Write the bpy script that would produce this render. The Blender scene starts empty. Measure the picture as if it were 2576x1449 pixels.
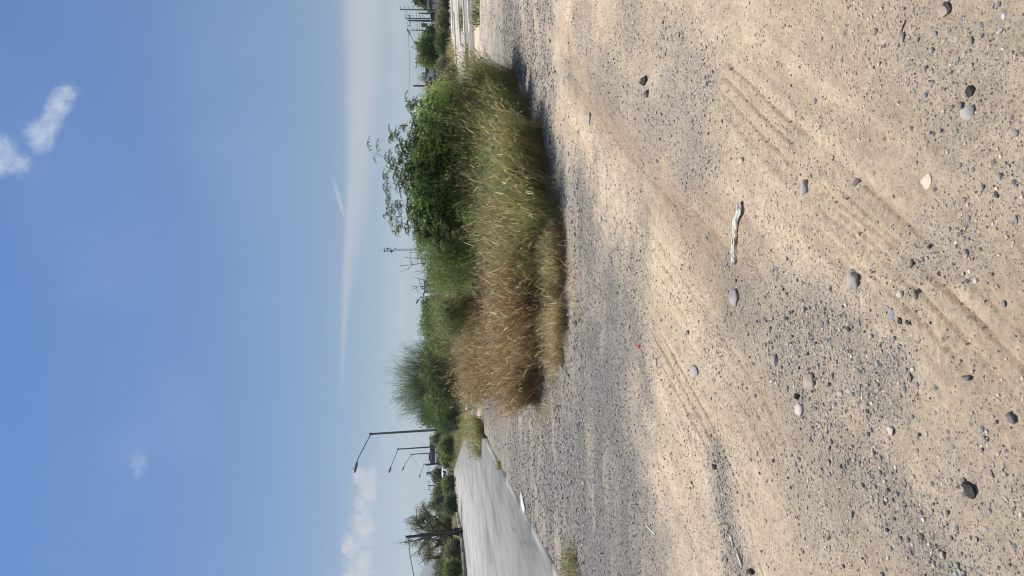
import bpy, math, random
import numpy as np
from mathutils import Vector, Matrix

rng = np.random.default_rng(11)
random.seed(11)
SC = bpy.context.scene
COL = SC.collection
PI = math.pi

# ------------------------------------------------------------------ camera model
H = 1.55                       # eye height
FPX = 1860.0                   # focal length measured on a 2576 px wide view of the photograph
PITCH = math.radians(5.47)     # looking slightly down
ROLL = math.radians(1.0)       # the handset is a degree off level
Fv = np.array([0, math.cos(PITCH), -math.sin(PITCH)])
R0 = np.array([1.0, 0, 0])
U0 = np.array([0, math.sin(PITCH), math.cos(PITCH)])
Rv = R0 * math.cos(ROLL) - U0 * math.sin(ROLL)
Uv = U0 * math.cos(ROLL) + R0 * math.sin(ROLL)
# roll sense: the right-hand end of the horizon stands higher in the picture
Rv = R0 * math.cos(ROLL) + U0 * -math.sin(ROLL)
Uv = U0 * math.cos(ROLL) + R0 * math.sin(ROLL)
CAM = np.array([0, 0, H])


def ray(ix, iy):
    return Fv * FPX + Uv * (1288 - ix) + Rv * (724.5 - iy)


def G(ix, iy, z=0.0):
    r = ray(ix, iy)
    t = (z - H) / r[2]
    return CAM + r * t


def W(ix, iy, d):
    r = ray(ix, iy)
    return CAM + r * (d / r[1])


# ------------------------------------------------------------------ noise
_LAT = [np.random.default_rng(100 + k).random((256, 256)) for k in range(8)]


def vnoise(x, y, k=0):
    L = _LAT[k % 8]
    xi = np.floor(x).astype(np.int64); yi = np.floor(y).astype(np.int64)
    fx = x - xi; fy = y - yi
    fx = fx * fx * (3 - 2 * fx); fy = fy * fy * (3 - 2 * fy)
    a = L[xi & 255, yi & 255]; b = L[(xi + 1) & 255, yi & 255]
    c = L[xi & 255, (yi + 1) & 255]; d = L[(xi + 1) & 255, (yi + 1) & 255]
    return (a * (1 - fx) + b * fx) * (1 - fy) + (c * (1 - fx) + d * fx) * fy


def fbm(x, y, f, octs=4, k=0):
    s = 0; a = 1; t = 0
    for o in range(octs):
        s = s + a * vnoise(x * f + 17.3 * o, y * f + 9.1 * o, k + o)
        t += a; a *= .5; f *= 2.03
    return s / t


def sstep(a, b, x):
    t = np.clip((x - a) / (b - a), 0, 1)
    return t * t * (3 - 2 * t)


def seg_dist(x, y, P):
    """distance, signed side and arclength to a ground polyline"""
    best = np.full(x.shape, 1e9); side = np.zeros(x.shape); arc = np.zeros(x.shape)
    s0 = 0.0
    for (ax, ay), (bx, by) in zip(P[:-1], P[1:]):
        dx, dy = bx - ax, by - ay; L = math.hypot(dx, dy)
        t = np.clip(((x - ax) * dx + (y - ay) * dy) / (L * L), 0, 1)
        px = x - ax - t * dx; py = y - ay - t * dy
        d = np.hypot(px, py)
        m = d < best
        best = np.where(m, d, best)
        side = np.where(m, np.sign(dx * (y - ay) - dy * (x - ax)) * d, side)
        arc = np.where(m, s0 + t * L, arc)
        s0 += L
    return best, side, arc


def gp(*pts):
    return [tuple(G(a, b)[:2]) for a, b in pts]


# ------------------------------------------------------------------ mesh helpers
def mk(name, V, Q=None, T=None, col=None, mat=None, parent=None, smooth=False, N=None):
    V = np.asarray(V, dtype=np.float32).reshape(-1, 3)
    me = bpy.data.meshes.new(name)
    me.vertices.add(len(V)); me.vertices.foreach_set('co', V.ravel())
    loops = []; starts = []; p = 0
    for arr, k in ((Q, 4), (T, 3)):
        if arr is None or len(arr) == 0:
            continue
        arr = np.asarray(arr, dtype=np.int32).reshape(-1, k)
        loops.append(arr.ravel()); starts.append(p + np.arange(len(arr), dtype=np.int32) * k); p += arr.size
    loops = np.concatenate(loops); starts = np.concatenate(starts)
    if N is not None:      # extra n-gons
        for f in N:
            starts = np.append(starts, len(loops)); loops = np.append(loops, f)
    me.loops.add(len(loops)); me.loops.foreach_set('vertex_index', loops.astype(np.int32))
    me.polygons.add(len(starts)); me.polygons.foreach_set('loop_start', starts.astype(np.int32))
    if smooth:
        me.polygons.foreach_set('use_smooth', np.ones(len(starts), dtype=bool))
    me.update(calc_edges=True)
    if col is not None:
        a = me.color_attributes.new('tint', 'FLOAT_COLOR', 'POINT')
        c = np.ones((len(V), 4), dtype=np.float32); c[:, :3] = col
        a.data.foreach_set('color', c.ravel())
    if mat:
        me.materials.append(mat)
    o = bpy.data.objects.new(name, me); COL.objects.link(o)
    if parent:
        o.parent = parent
    return o


class Acc:
    def __init__(s):
        s.V = []; s.Q = []; s.T = []; s.C = []; s.n = 0

    def add(s, V, Q=None, T=None, col=(1, 1, 1)):
        V = np.asarray(V, float).reshape(-1, 3)
        s.V.append(V)
        if Q is not None and len(Q): s.Q.append(np.asarray(Q).reshape(-1, 4) + s.n)
        if T is not None and len(T): s.T.append(np.asarray(T).reshape(-1, 3) + s.n)
        c = np.asarray(col, float)
        s.C.append(np.broadcast_to(c, (len(V), 3)) if c.ndim == 1 else c)
        s.n += len(V)
        return s

    def build(s, name, mat, parent=None, smooth=False):
        return mk(name, np.concatenate(s.V), np.concatenate(s.Q) if s.Q else None,
                  np.concatenate(s.T) if s.T else None, np.concatenate(s.C), mat, parent, smooth)


def box(c, s, rz=0.0, bev=0.0):
    x, y, z = np.array(s) / 2
    V = np.array([[a * x, b * y, d * z] for a in (-1, 1) for b in (-1, 1) for d in (-1, 1)], float)
    Q = [[0, 1, 3, 2], [4, 6, 7, 5], [0, 4, 5, 1], [2, 3, 7, 6], [0, 2, 6, 4], [1, 5, 7, 3]]
    cr, sr = math.cos(rz), math.sin(rz)
    V = V @ np.array([[cr, sr, 0], [-sr, cr, 0], [0, 0, 1]])
    return V + np.array(c), Q


def tube(P, rad, n=6, cap=True):
    P = np.asarray(P, float); rad = np.broadcast_to(np.asarray(rad, float), (len(P),))
    t = np.gradient(P, axis=0); t /= np.linalg.norm(t, axis=1)[:, None] + 1e-9
    ref = np.array([0, 0, 1.0]) if abs(t[0][2]) < .8 else np.array([1.0, 0, 0])
    a = np.cross(t, ref); a /= np.linalg.norm(a, axis=1)[:, None] + 1e-9
    b = np.cross(t, a)
    th = np.arange(n) / n * 2 * PI
    V = (P[:, None, :] + rad[:, None, None] * (np.cos(th)[None, :, None] * a[:, None, :] + np.sin(th)[None, :, None] * b[:, None, :])).reshape(-1, 3)
    Q = []
    for i in range(len(P) - 1):
        for j in range(n):
            k = (j + 1) % n
            Q.append([i * n + j, i * n + k, (i + 1) * n + k, (i + 1) * n + j])
    T = []
    if cap:
        c0 = len(V); V = np.vstack([V, P[0], P[-1]])
        e = (len(P) - 1) * n
        for j in range(n):
            k = (j + 1) % n
            T.append([c0, k, j]); T.append([c0 + 1, e + j, e + k])
    return V, Q, T


def thing(name, label, cat, loc=(0, 0, 0), group=None):
    o = bpy.data.objects.new(name, None); COL.objects.link(o)
    o.empty_display_size = .2
    o.location = loc; o['label'] = label; o['category'] = cat
    if group: o['group'] = group
    return o


def tag(o, label, cat, group=None):
    o['label'] = label; o['category'] = cat
    if group: o['group'] = group
    return o


def structure(o, label=None, kind='structure'):
    o['kind'] = kind
    if label: o['label'] = label
    return o


# ------------------------------------------------------------------ materials
def mat_new(name):
    m = bpy.data.materials.new(name); m.use_nodes = True
    nt = m.node_tree
    for n in list(nt.nodes): nt.nodes.remove(n)
    return m, nt, nt.nodes, nt.links


def nd(N, t, **kw):
    n = N.new(t)
    for k, v in kw.items():
        if k == 'inp':
            for a, b in v.items(): n.inputs[a].default_value = b
        else: setattr(n, k, v)
    return n


def ramp(N, stops, interp='LINEAR'):
    r = N.new('ShaderNodeValToRGB'); r.color_ramp.interpolation = interp
    e = r.color_ramp.elements
    while len(e) > 1: e.remove(e[-1])
    e[0].position = stops[0][0]; e[0].color = (*stops[0][1], 1)
    for p, c in stops[1:]:
        x = e.new(p); x.color = (*c, 1)
    return r


def mixrgb(N, L, fac, a, b, mode='MIX'):
    m = N.new('ShaderNodeMix'); m.data_type = 'RGBA'; m.blend_type = mode
    for sock, v in ((m.inputs[0], fac), (m.inputs[6], a), (m.inputs[7], b)):
        if hasattr(v, 'is_output'): L.new(v, sock)
        elif isinstance(v, (int, float)): sock.default_value = v
        else: sock.default_value = (*v, 1)
    return m.outputs[2]


def simple_mat(name, rgb, rough=.8, var=.25, scale=6.0, metal=0.0, bump=.0, spec=.3, rgb2=None):
    m, nt, N, L = mat_new(name)
    out = nd(N, 'ShaderNodeOutputMaterial'); b = nd(N, 'ShaderNodeBsdfPrincipled')
    b.inputs['Roughness'].default_value = rough; b.inputs['Metallic'].default_value = metal
    b.inputs['Specular IOR Level'].default_value = spec
    tc = nd(N, 'ShaderNodeTexCoord')
    nz = nd(N, 'ShaderNodeTexNoise', inp={'Scale': scale, 'Detail': 6.0, 'Roughness': .65})
    L.new(tc.outputs['Object'], nz.inputs['Vector'])
    lo = tuple(c * (1 - var) for c in rgb); hi = tuple(min(1, c * (1 + var)) for c in (rgb2 or rgb))
    r = ramp(N, [(.3, lo), (.7, hi)]); L.new(nz.outputs['Fac'], r.inputs[0])
    L.new(r.outputs[0], b.inputs['Base Color'])
    if bump:
        bp = nd(N, 'ShaderNodeBump', inp={'Strength': bump, 'Distance': .02}); L.new(nz.outputs['Fac'], bp.inputs['Height'])
        L.new(bp.outputs[0], b.inputs['Normal'])
    L.new(b.outputs[0], out.inputs[0])
    return m


def veg_mat(name, trans=.35, rough=.6, spec=.25):
    m, nt, N, L = mat_new(name)
    out = nd(N, 'ShaderNodeOutputMaterial')
    at = nd(N, 'ShaderNodeAttribute', attribute_name='tint')
    b = nd(N, 'ShaderNodeBsdfPrincipled'); b.inputs['Roughness'].default_value = rough
    b.inputs['Specular IOR Level'].default_value = spec
    tr = nd(N, 'ShaderNodeBsdfTranslucent')
    L.new(at.outputs['Color'], b.inputs['Base Color'])
    br = mixrgb(N, L, 1.0, at.outputs['Color'], (1.5, 1.55, 1.2), 'MULTIPLY'); L.new(br, tr.inputs['Color'])
    mx = nd(N, 'ShaderNodeMixShader'); mx.inputs[0].default_value = trans
    L.new(b.outputs[0], mx.inputs[1]); L.new(tr.outputs[0], mx.inputs[2]); L.new(mx.outputs[0], out.inputs[0])
    return m


M_VEG = veg_mat('leaf_matter', .5)
M_DRY = veg_mat('dry_grass_matter', .42, .7)
M_BARK = simple_mat('bark', (.075, .058, .045), .9, .5, 9, bump=.6)
M_POLE = simple_mat('weathered_steel', (.13, .14, .15), .5, .25, 5, .35)
M_WOOD = simple_mat('weathered_pole_wood', (.07, .06, .055), .85, .35, 8)
M_CABLE = simple_mat('black_cable', (.09, .09, .095), .6, .1)
M_GREYWALL = simple_mat('grey_block_wall', (.22, .22, .23), .9, .18, 1.5, bump=.2)
M_DARKWALL = simple_mat('dark_render_wall', (.10, .105, .11), .9, .2, 1.2)
M_WHITEWALL = simple_mat('white_wall', (.72, .72, .72), .85, .1, 1.5)
M_WHITE = simple_mat('white_paint', (.85, .85, .84), .6, .06, 3)
M_RED = simple_mat('terracotta_paint', (.36, .13, .09), .85, .25, 3)
M_BLACK = simple_mat('black_plastic', (.02, .02, .022), .5, .2, 4)
M_GLASS = simple_mat('dark_glass', (.015, .018, .02), .1, .1, 2, spec=.6)


def ground_mat():
    m, nt, N, L = mat_new('dirt_and_gravel')
    out = nd(N, 'ShaderNodeOutputMaterial'); b = nd(N, 'ShaderNodeBsdfPrincipled')
    b.inputs['Roughness'].default_value = .95; b.inputs['Specular IOR Level'].default_value = .12
    at = nd(N, 'ShaderNodeAttribute', attribute_name='tint')
    gv = nd(N, 'ShaderNodeAttribute', attribute_name='gravel')
    geo = nd(N, 'ShaderNodeNewGeometry'); P = geo.outputs['Position']
    n1 = nd(N, 'ShaderNodeTexNoise', inp={'Scale': 3.0, 'Detail': 8.0, 'Roughness': .7}); L.new(P, n1.inputs['Vector'])
    n2 = nd(N, 'ShaderNodeTexNoise', inp={'Scale': 70.0, 'Detail': 6.0, 'Roughness': .8}); L.new(P, n2.inputs['Vector'])
    r1 = ramp(N, [(.25, (.80, .80, .80)), (.75, (1.17, 1.16, 1.15))]); L.new(n1.outputs['Fac'], r1.inputs[0])
    r2 = ramp(N, [(.26, (.50, .47, .45)), (.42, (.92, .91, .90)), (.55, (1.03, 1.03, 1.03)), (.75, (1.22, 1.22, 1.20))]); L.new(n2.outputs['Fac'], r2.inputs[0])
    c = mixrgb(N, L, 1.0, at.outputs['Color'], r1.outputs[0], 'MULTIPLY')
    c = mixrgb(N, L, 1.0, c, r2.outputs[0], 'MULTIPLY')
    # grit: small stones set in the surface
    def grit(scale, lo, hi, part=1.0):
        v = nd(N, 'ShaderNodeTexVoronoi', inp={'Scale': scale, 'Randomness': 1.0}); L.new(P, v.inputs['Vector'])
        sep = nd(N, 'ShaderNodeSeparateColor'); L.new(v.outputs['Color'], sep.inputs[0])
        pal = ramp(N, [(0, (.11, .11, .112)), (.2, (.25, .24, .235)), (.45, (.40, .365, .315)), (.72, (.58, .48, .35)), (.9, (.27, .27, .275)), (1, (.78, .70, .60))])
        L.new(sep.outputs[0], pal.inputs[0])
        edge = nd(N, 'ShaderNodeMath', operation='LESS_THAN', inp={1: .42 / 1.0}); 
        L.new(v.outputs['Distance'], edge.inputs[0])
        gsc = nd(N, 'ShaderNodeMath', operation='MULTIPLY', inp={1: part}); L.new(gv.outputs['Fac'], gsc.inputs[0])
        pick = nd(N, 'ShaderNodeMath', operation='SUBTRACT'); L.new(gsc.outputs[0], pick.inputs[0]); L.new(sep.outputs[1], pick.inputs[1])
        on = nd(N, 'ShaderNodeMath', operation='GREATER_THAN', inp={1: 0.0}); L.new(pick.outputs[0], on.inputs[0])
        f = nd(N, 'ShaderNodeMath', operation='MULTIPLY'); L.new(edge.outputs[0], f.inputs[0]); L.new(on.outputs[0], f.inputs[1])
        h = nd(N, 'ShaderNodeMath', operation='SUBTRACT', inp={0: .5}); L.new(v.outputs['Distance'], h.inputs[1])
        hh = nd(N, 'ShaderNodeMath', operation='MULTIPLY'); L.new(h.outputs[0], hh.inputs[0]); L.new(f.outputs[0], hh.inputs[1])
        return f.outputs[0], pal.outputs[0], hh.outputs[0]
    f1, c1, h1 = grit(95.0, 0, 1)
    f2, c2, h2 = grit(210.0, 0, 1)
    f0, c0, h0 = grit(46.0, 0, 1, .34)
    c = mixrgb(N, L, f2, c, c2)
    c = mixrgb(N, L, f1, c, c1)
    c = mixrgb(N, L, f0, c, c0)
    L.new(c, b.inputs['Base Color'])
    s1 = nd(N, 'ShaderNodeMath', operation='MULTIPLY', inp={1: .55}); L.new(h1, s1.inputs[0])
    s2 = nd(N, 'ShaderNodeMath', operation='MULTIPLY_ADD', inp={1: .4}); L.new(h2, s2.inputs[0]); L.new(s1.outputs[0], s2.inputs[2])
    s25 = nd(N, 'ShaderNodeMath', operation='MULTIPLY_ADD', inp={1: .9}); L.new(h0, s25.inputs[0]); L.new(s2.outputs[0], s25.inputs[2])
    s3 = nd(N, 'ShaderNodeMath', operation='MULTIPLY_ADD', inp={1: .55}); L.new(n2.outputs['Fac'], s3.inputs[0]); L.new(s25.outputs[0], s3.inputs[2])
    bp = nd(N, 'ShaderNodeBump', inp={'Strength': 1.0, 'Distance': .034}); L.new(s3.outputs[0], bp.inputs['Height'])
    L.new(bp.outputs[0], b.inputs['Normal'])
    L.new(b.outputs[0], out.inputs[0])
    return m


def concrete_mat(name, rgb, stain=.3, crack=True, sx=1.0, joint=False):
    m, nt, N, L = mat_new(name)
    out = nd(N, 'ShaderNodeOutputMaterial'); b = nd(N, 'ShaderNodeBsdfPrincipled')
    b.inputs['Roughness'].default_value = .95; b.inputs['Specular IOR Level'].default_value = .06
    geo = nd(N, 'ShaderNodeNewGeometry'); P = geo.outputs['Position']
    mp = nd(N, 'ShaderNodeMapping'); mp.inputs['Rotation'].default_value = (0, 0, -.09); mp.inputs['Scale'].default_value = (1.0, .12, 1)
    L.new(P, mp.inputs['Vector'])
    n1 = nd(N, 'ShaderNodeTexNoise', inp={'Scale': 1.1 * sx, 'Detail': 7.0, 'Roughness': .6}); L.new(mp.outputs[0], n1.inputs['Vector'])
    n2 = nd(N, 'ShaderNodeTexNoise', inp={'Scale': 26.0, 'Detail': 7.0, 'Roughness': .8}); L.new(P, n2.inputs['Vector'])
    n3 = nd(N, 'ShaderNodeTexNoise', inp={'Scale': .35, 'Detail': 4.0}); L.new(P, n3.inputs['Vector'])
    r1 = ramp(N, [(.28, tuple(1 - stain for _ in range(3))), (.5, (1, 1, 1)), (.72, (1.10, 1.10, 1.09))]); L.new(n1.outputs['Fac'], r1.inputs[0])
    r2 = ramp(N, [(.3, (.78, .77, .76)), (.7, (1.14, 1.14, 1.13))]); L.new(n2.outputs['Fac'], r2.inputs[0])
    r3 = ramp(N, [(.35, (.86, .87, .89)), (.65, (1.08, 1.06, 1.03))]); L.new(n3.outputs['Fac'], r3.inputs[0])
    c = mixrgb(N, L, 1.0, rgb, r1.outputs[0], 'MULTIPLY')
    c = mixrgb(N, L, 1.0, c, r2.outputs[0], 'MULTIPLY'); c = mixrgb(N, L, 1.0, c, r3.outputs[0], 'MULTIPLY')
    if crack:
        wv = nd(N, 'ShaderNodeTexNoise', inp={'Scale': .8, 'Detail': 4.0}); L.new(P, wv.inputs['Vector'])
        ad = nd(N, 'ShaderNodeMix', data_type='VECTOR'); ad.inputs[0].default_value = .35
        L.new(P, ad.inputs[4]); L.new(wv.outputs['Color'], ad.inputs[5])
        v = nd(N, 'ShaderNodeTexVoronoi', feature='DISTANCE_TO_EDGE', inp={'Scale': .22}); L.new(ad.outputs[1], v.inputs['Vector'])
        lt = nd(N, 'ShaderNodeMath', operation='LESS_THAN', inp={1: .004}); L.new(v.outputs['Distance'], lt.inputs[0])
        mm = nd(N, 'ShaderNodeMath', operation='MULTIPLY', inp={1: .22}); L.new(lt.outputs[0], mm.inputs[0])
        c = mixrgb(N, L, mm.outputs[0], c, (.12, .115, .11))
    if joint:      # sawn joints across the slab and brown dirt gathered in them
        sp = nd(N, 'ShaderNodeSeparateXYZ'); L.new(P, sp.inputs[0])
        jx = nd(N, 'ShaderNodeMath', operation='MULTIPLY_ADD', inp={1: .06}); L.new(sp.outputs[0], jx.inputs[0]); L.new(sp.outputs[1], jx.inputs[2])
        for y0, per, wdt, fac in ((27.2, 40.0, .035, .55), (27.2, 40.0, .45, .22), (2.0, 8.5, .02, .22)):
            a1 = nd(N, 'ShaderNodeMath', operation='SUBTRACT', inp={1: y0}); L.new(jx.outputs[0], a1.inputs[0])
            a2 = nd(N, 'ShaderNodeMath', operation='PINGPONG', inp={1: per}); L.new(a1.outputs[0], a2.inputs[0])
            a3 = nd(N, 'ShaderNodeMath', operation='MULTIPLY_ADD', inp={1: wdt * 1.2}); L.new(n2.outputs['Fac'], a3.inputs[0]); a3.inputs[2].default_value = wdt * .4
            a4 = nd(N, 'ShaderNodeMath', operation='LESS_THAN'); L.new(a2.outputs[0], a4.inputs[0]); L.new(a3.outputs[0], a4.inputs[1])
            a5 = nd(N, 'ShaderNodeMath', operation='MULTIPLY', inp={1: fac}); L.new(a4.outputs[0], a5.inputs[0])
            c = mixrgb(N, L, a5.outputs[0], c, (.26, .225, .18))
    L.new(c, b.inputs['Base Color'])
    bp = nd(N, 'ShaderNodeBump', inp={'Strength': .25, 'Distance': .01}); L.new(n2.outputs['Fac'], bp.inputs['Height']); L.new(bp.outputs[0], b.inputs['Normal'])
    L.new(b.outputs[0], out.inputs[0])
    return m


def stone_mat(name, rgb, rgb2, dust=.35):
    m, nt, N, L = mat_new(name)
    out = nd(N, 'ShaderNodeOutputMaterial'); b = nd(N, 'ShaderNodeBsdfPrincipled')
    b.inputs['Roughness'].default_value = .8; b.inputs['Specular IOR Level'].default_value = .25
    tc = nd(N, 'ShaderNodeTexCoord'); oi = nd(N, 'ShaderNodeObjectInfo')
    ad = nd(N, 'ShaderNodeVectorMath', operation='ADD'); L.new(tc.outputs['Object'], ad.inputs[0]); L.new(oi.outputs['Random'], ad.inputs[1])
    n = nd(N, 'ShaderNodeTexNoise', inp={'Scale': 3.0, 'Detail': 8.0, 'Roughness': .7}); L.new(ad.outputs[0], n.inputs['Vector'])
    r = ramp(N, [(.3, rgb), (.7, rgb2)]); L.new(n.outputs['Fac'], r.inputs[0])
    n2 = nd(N, 'ShaderNodeTexNoise', inp={'Scale': 9.0, 'Detail': 4.0}); L.new(ad.outputs[0], n2.inputs['Vector'])
    r2 = ramp(N, [(.42, (0, 0, 0)), (.62, (1, 1, 1))]); L.new(n2.outputs['Fac'], r2.inputs[0])
    mm = nd(N, 'ShaderNodeMath', operation='MULTIPLY', inp={1: dust}); L.new(r2.outputs[0], mm.inputs[0])
    c = mixrgb(N, L, mm.outputs[0], r.outputs[0], (.50, .415, .30))
    L.new(c, b.inputs['Base Color'])
    bp = nd(N, 'ShaderNodeBump', inp={'Strength': .5, 'Distance': .06}); L.new(n.outputs['Fac'], bp.inputs['Height']); L.new(bp.outputs[0], b.inputs['Normal'])
    L.new(b.outputs[0], out.inputs[0])
    return m


M_GROUND = ground_mat()
M_ROAD = concrete_mat('grey_concrete', (.41, .405, .375), .40, joint=True)
M_CALICHE = concrete_mat('pale_dusty_concrete', (.62, .565, .49), .38, True, .9)
M_KERB = concrete_mat('kerb_concrete', (.34, .325, .295), .5, False)
STONE = {
    'dark': stone_mat('dark_grey_stone', (.09, .09, .095), (.18, .18, .185), .62),
    'grey': stone_mat('grey_stone', (.29, .28, .27), (.44, .425, .40), .62),
    'blue': stone_mat('blue_grey_stone', (.19, .205, .23), (.31, .32, .345), .62),
    'pale': stone_mat('pale_stone', (.48, .43, .36), (.64, .59, .51), .3),
    'brown': stone_mat('brown_stone', (.29, .235, .20), (.42, .35, .30), .62),
    'earth': stone_mat('dried_earth', (.56, .47, .35), (.74, .64, .49), .5),
    'black': stone_mat('black_clod', (.016, .015, .014), (.05, .046, .042), .12),
}
M_GRAVEL = None

# ------------------------------------------------------------------ ground
TRACKS = [
    (gp((1820, 205), (1925, 315), (2060, 440), (2240, 620), (2420, 800), (2600, 985)), .13, .017, True),
    (gp((2060, 540), (2230, 690), (2400, 850), (2560, 1010), (2700, 1160)), .12, .014, True),
    (gp((1500, 560), (1590, 740), (1690, 930), (1770, 1080), (1850, 1260), (1900, 1449)), .15, .022, False),
    (gp((1560, 500), (1660, 660), (1780, 850), (1880, 1000), (1950, 1150)), .16, .014, False),
    (gp((1430, 150), (1560, 330), (1700, 480), (1830, 640), (1900, 760)), .2, .011, False),
]
# strokes: (polyline on the ground, half width in metres, strength)
GRAVEL_STROKES = [
    (gp((1475, 1470), (1440, 1300), (1400, 1150), (1450, 1000), (1490, 900)), 1.6, .95),
    (gp((1330, 1200), (1290, 1080), (1250, 1030)), 5.0, .95),
    (gp((1580, 1470), (1570, 1250), (1540, 1050), (1520, 880), (1490, 720)), .9, .85),
    (gp((1500, 750), (1440, 560), (1400, 440), (1355, 330)), .75, .85),
    (gp((1355, 330), (1310, 200), (1270, 100), (1240, 0)), 2.2, 1.0), (gp((1222, 150), (1214, 60), (1208, -20)), 2.0, .7),
    (gp((1450, 40), (1500, 160), (1620, 270), (1750, 330)), .35, .5),
    (gp((1560, 60), (1700, 130), (1760, 240)), .3, .45),
    (gp((1860, 760), (1990, 850), (2120, 870), (2190, 930)), .28, .75),
    (gp((1990, 950), (2080, 1090), (2220, 1240), (2330, 1380), (2420, 1500)), .17, .7),
    (gp((1800, 850), (1900, 1000), (1980, 1130), (2080, 1300)), .22, .3),
    (gp((1810, 1180), (1830, 1320), (1870, 1449)), .18, .8),
    (gp((2260, 90), (2360, 200), (2470, 300), (2560, 420)), .2, .28),
    (gp((2250, 700), (2330, 640), (2420, 600)), .12, .4),
    (gp((2450, 1250), (2520, 1350), (2576, 1449)), .25, .25),
]
BROWN_STROKES = [
    (gp((1440, 170), (1560, 330), (1690, 480), (1790, 620), (1870, 740)), .28, .8),
    (gp((1600, 300), (1740, 470), (1850, 640)), .25, .5),
    (gp((1900, 1000), (2050, 1180), (2250, 1400)), .3, .35),
    (gp((1330, 60), (1450, 130), (1560, 200)), .5, .4),
]


nearedge = [(1640, 1900), (1480, 1620), (1390, 1449), (1336, 1342), (1307, 1282), (1272, 1217), (1224, 1123), (1212, 1095)]
faredge = [(1140, 1186), (1138, 1194), (1150, 1275), (1164, 1338), (1176, 1449), (1200, 1700)]
RZ = .02
road_right = [tuple(G(a, b, RZ)[:2]) for a, b in nearedge]
bend = [tuple(G(a, b, RZ)[:2]) for a, b in [(1166, 1108), (1153, 1149), (1142, 1182)]]
road_left = [tuple(G(a, b, RZ)[:2]) for a, b in faredge[1:]]
far_pt = (bend[-1][0] - 25, bend[-1][1] + 18)
far_pt2 = (road_left[0][0] - 25, road_left[0][1] + 8)
near_l = (road_left[-1][0] - 6, 4.0)
def resample(P, n):
    P = np.array(P, float); dl = np.r_[0, np.cumsum(np.linalg.norm(np.diff(P, axis=0), axis=1))]
    t_ = np.linspace(0, dl[-1], n); return np.stack([np.interp(t_, dl, P[:, 0]), np.interp(t_, dl, P[:, 1])], -1)


RR = resample(road_right + bend + [far_pt], 40)
RL = resample([near_l] + road_left[::-1] + [far_pt2], 40)
RRs = RR[np.argsort(RR[:, 1])]; RLs = RL[np.argsort(RL[:, 1])]


def road_inset(x, y):
    """metres inside the road slab (negative outside it)"""
    return np.minimum(np.interp(y, RRs[:, 1], RRs[:, 0]) - x, x - np.interp(y, RLs[:, 1], RLs[:, 0]))


def near(x, y):
    return sstep(24, 12, np.hypot(x, y - 3))


def zmask(x, y):
    return near(x, y)


APB = np.array(gp((1690, 1560), (1662, 1449), (1645, 1300), (1622, 1100), (1590, 900), (1555, 750), (1500, 600), (1470, 500), (1415, 400), (1372, 330), (1338, 250), (1312, 190)))
APB = APB[np.argsort(APB[:, 0])]


def apron(x, y):
    yb = np.interp(x, APB[:, 0], APB[:, 1])
    w = (fbm(x, y, .9, 5, 4) - .5) * 2.2 + (fbm(x, y, 5.0, 3, 1) - .5) * .8
    a = sstep(-.9, 1.1, (y - yb) + w) * sstep(7.5, 5.5, x)
    return a * sstep(34, 30, y) * np.clip(.42 + 1.15 * sstep(.28, .62, fbm(x * .55, y * 1.5, 1.9, 5, 6)) * .62, 0, 1)


def gravel_mask(x, y):
    x = np.asarray(x, float); y = np.asarray(y, float); g = np.zeros(x.shape)
    w = (fbm(x, y, 1.6, 5, 2) - .5) + .5 * (fbm(x, y, 7.0, 3, 5) - .5)
    for P, hw, s in GRAVEL_STROKES:
        d, _, _ = seg_dist(x, y, P)
        g = np.maximum(g, s * sstep(1.7, .1, d / hw + w * 2.0))
    g = g * (.35 + .85 * fbm(x, y, 2.4, 4, 0)) + .10 * sstep(.45, .7, fbm(x, y, .9, 4, 4)) + .03
    return np.clip(np.maximum(g, apron(x, y)), 0, 1)


def hz(x, y):
    """ground height"""
    x = np.asarray(x, float); y = np.asarray(y, float)
    n = zmask(x, y)
    z = .050 * (fbm(x, y, .45, 3, 1) - .5) + .022 * (fbm(x, y, 2.1, 4, 3) - .5) * n
    z = z + .016 * (fbm(x, y, 11.0, 5, 5) - .5) * n
    gm = gravel_mask(x, y)
    z = z + .009 * (vnoise(x * 42, y * 42, 6) - .5) * n * (0.30 + .9 * gm)
    z = z + .0045 * (vnoise(x * 85 + 3, y * 85, 2) - .5) * n
    z = z + .008 * (streak(x, y) - .5) * n
    soft = fbm(x, y, .8, 3, 6)
    for P, w, dep, lugs in TRACKS:
        d, s, a = seg_dist(x, y, P)
        fade = .30 + .70 * sstep(.22, .50, vnoise(a * 1.7, a * 0 + w * 40, 2) + .22 * (vnoise(a * 9, s * 30, 5) - .2)) * (1 - .8 * gm); fade = fade * (1 - .8 * gm)
        inside = sstep(w * 1.15, w * .85, d)
        grooves = np.exp(-((np.abs(((s + 2 * w) / (w * .62)) % 1.0 - .5)) / .082) ** 2)
        z = z - fade * inside * dep * (.08 + .95 * grooves)
        if lugs:
            lug = np.exp(-(np.abs((a / .045 + s * 6) % 1.0 - .5) / .2) ** 2)
            z = z - fade * inside * dep * .5 * lug * sstep(w * .35, w * .6, np.abs(s))
        z = z + fade * dep * .55 * np.exp(-((d - w * 1.25) / (w * .25)) ** 2)
    for (px, py, r) in FOOT:
        rr = np.hypot((x - px), (y - py)) / r
        z = z - .006 * np.exp(-rr ** 4) + .0035 * np.sin(rr * 17) * np.exp(-rr ** 4)
    # low rise carrying the grass
    z = z + .10 * np.exp(-(((x - .8) / 4.0) ** 2 + ((y - 14.5) / 4.0) ** 2))
    # the lot lies a hand above the road slab and drops away from it
    far = sstep(26, 60, np.hypot(x, y))
    z = z * (1 - far) - .12 * sstep(22, 34, y)
    z = np.where(y > 2, z - .16 * sstep(-.25, .10, road_inset(x, y)), z)
    return z


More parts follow.
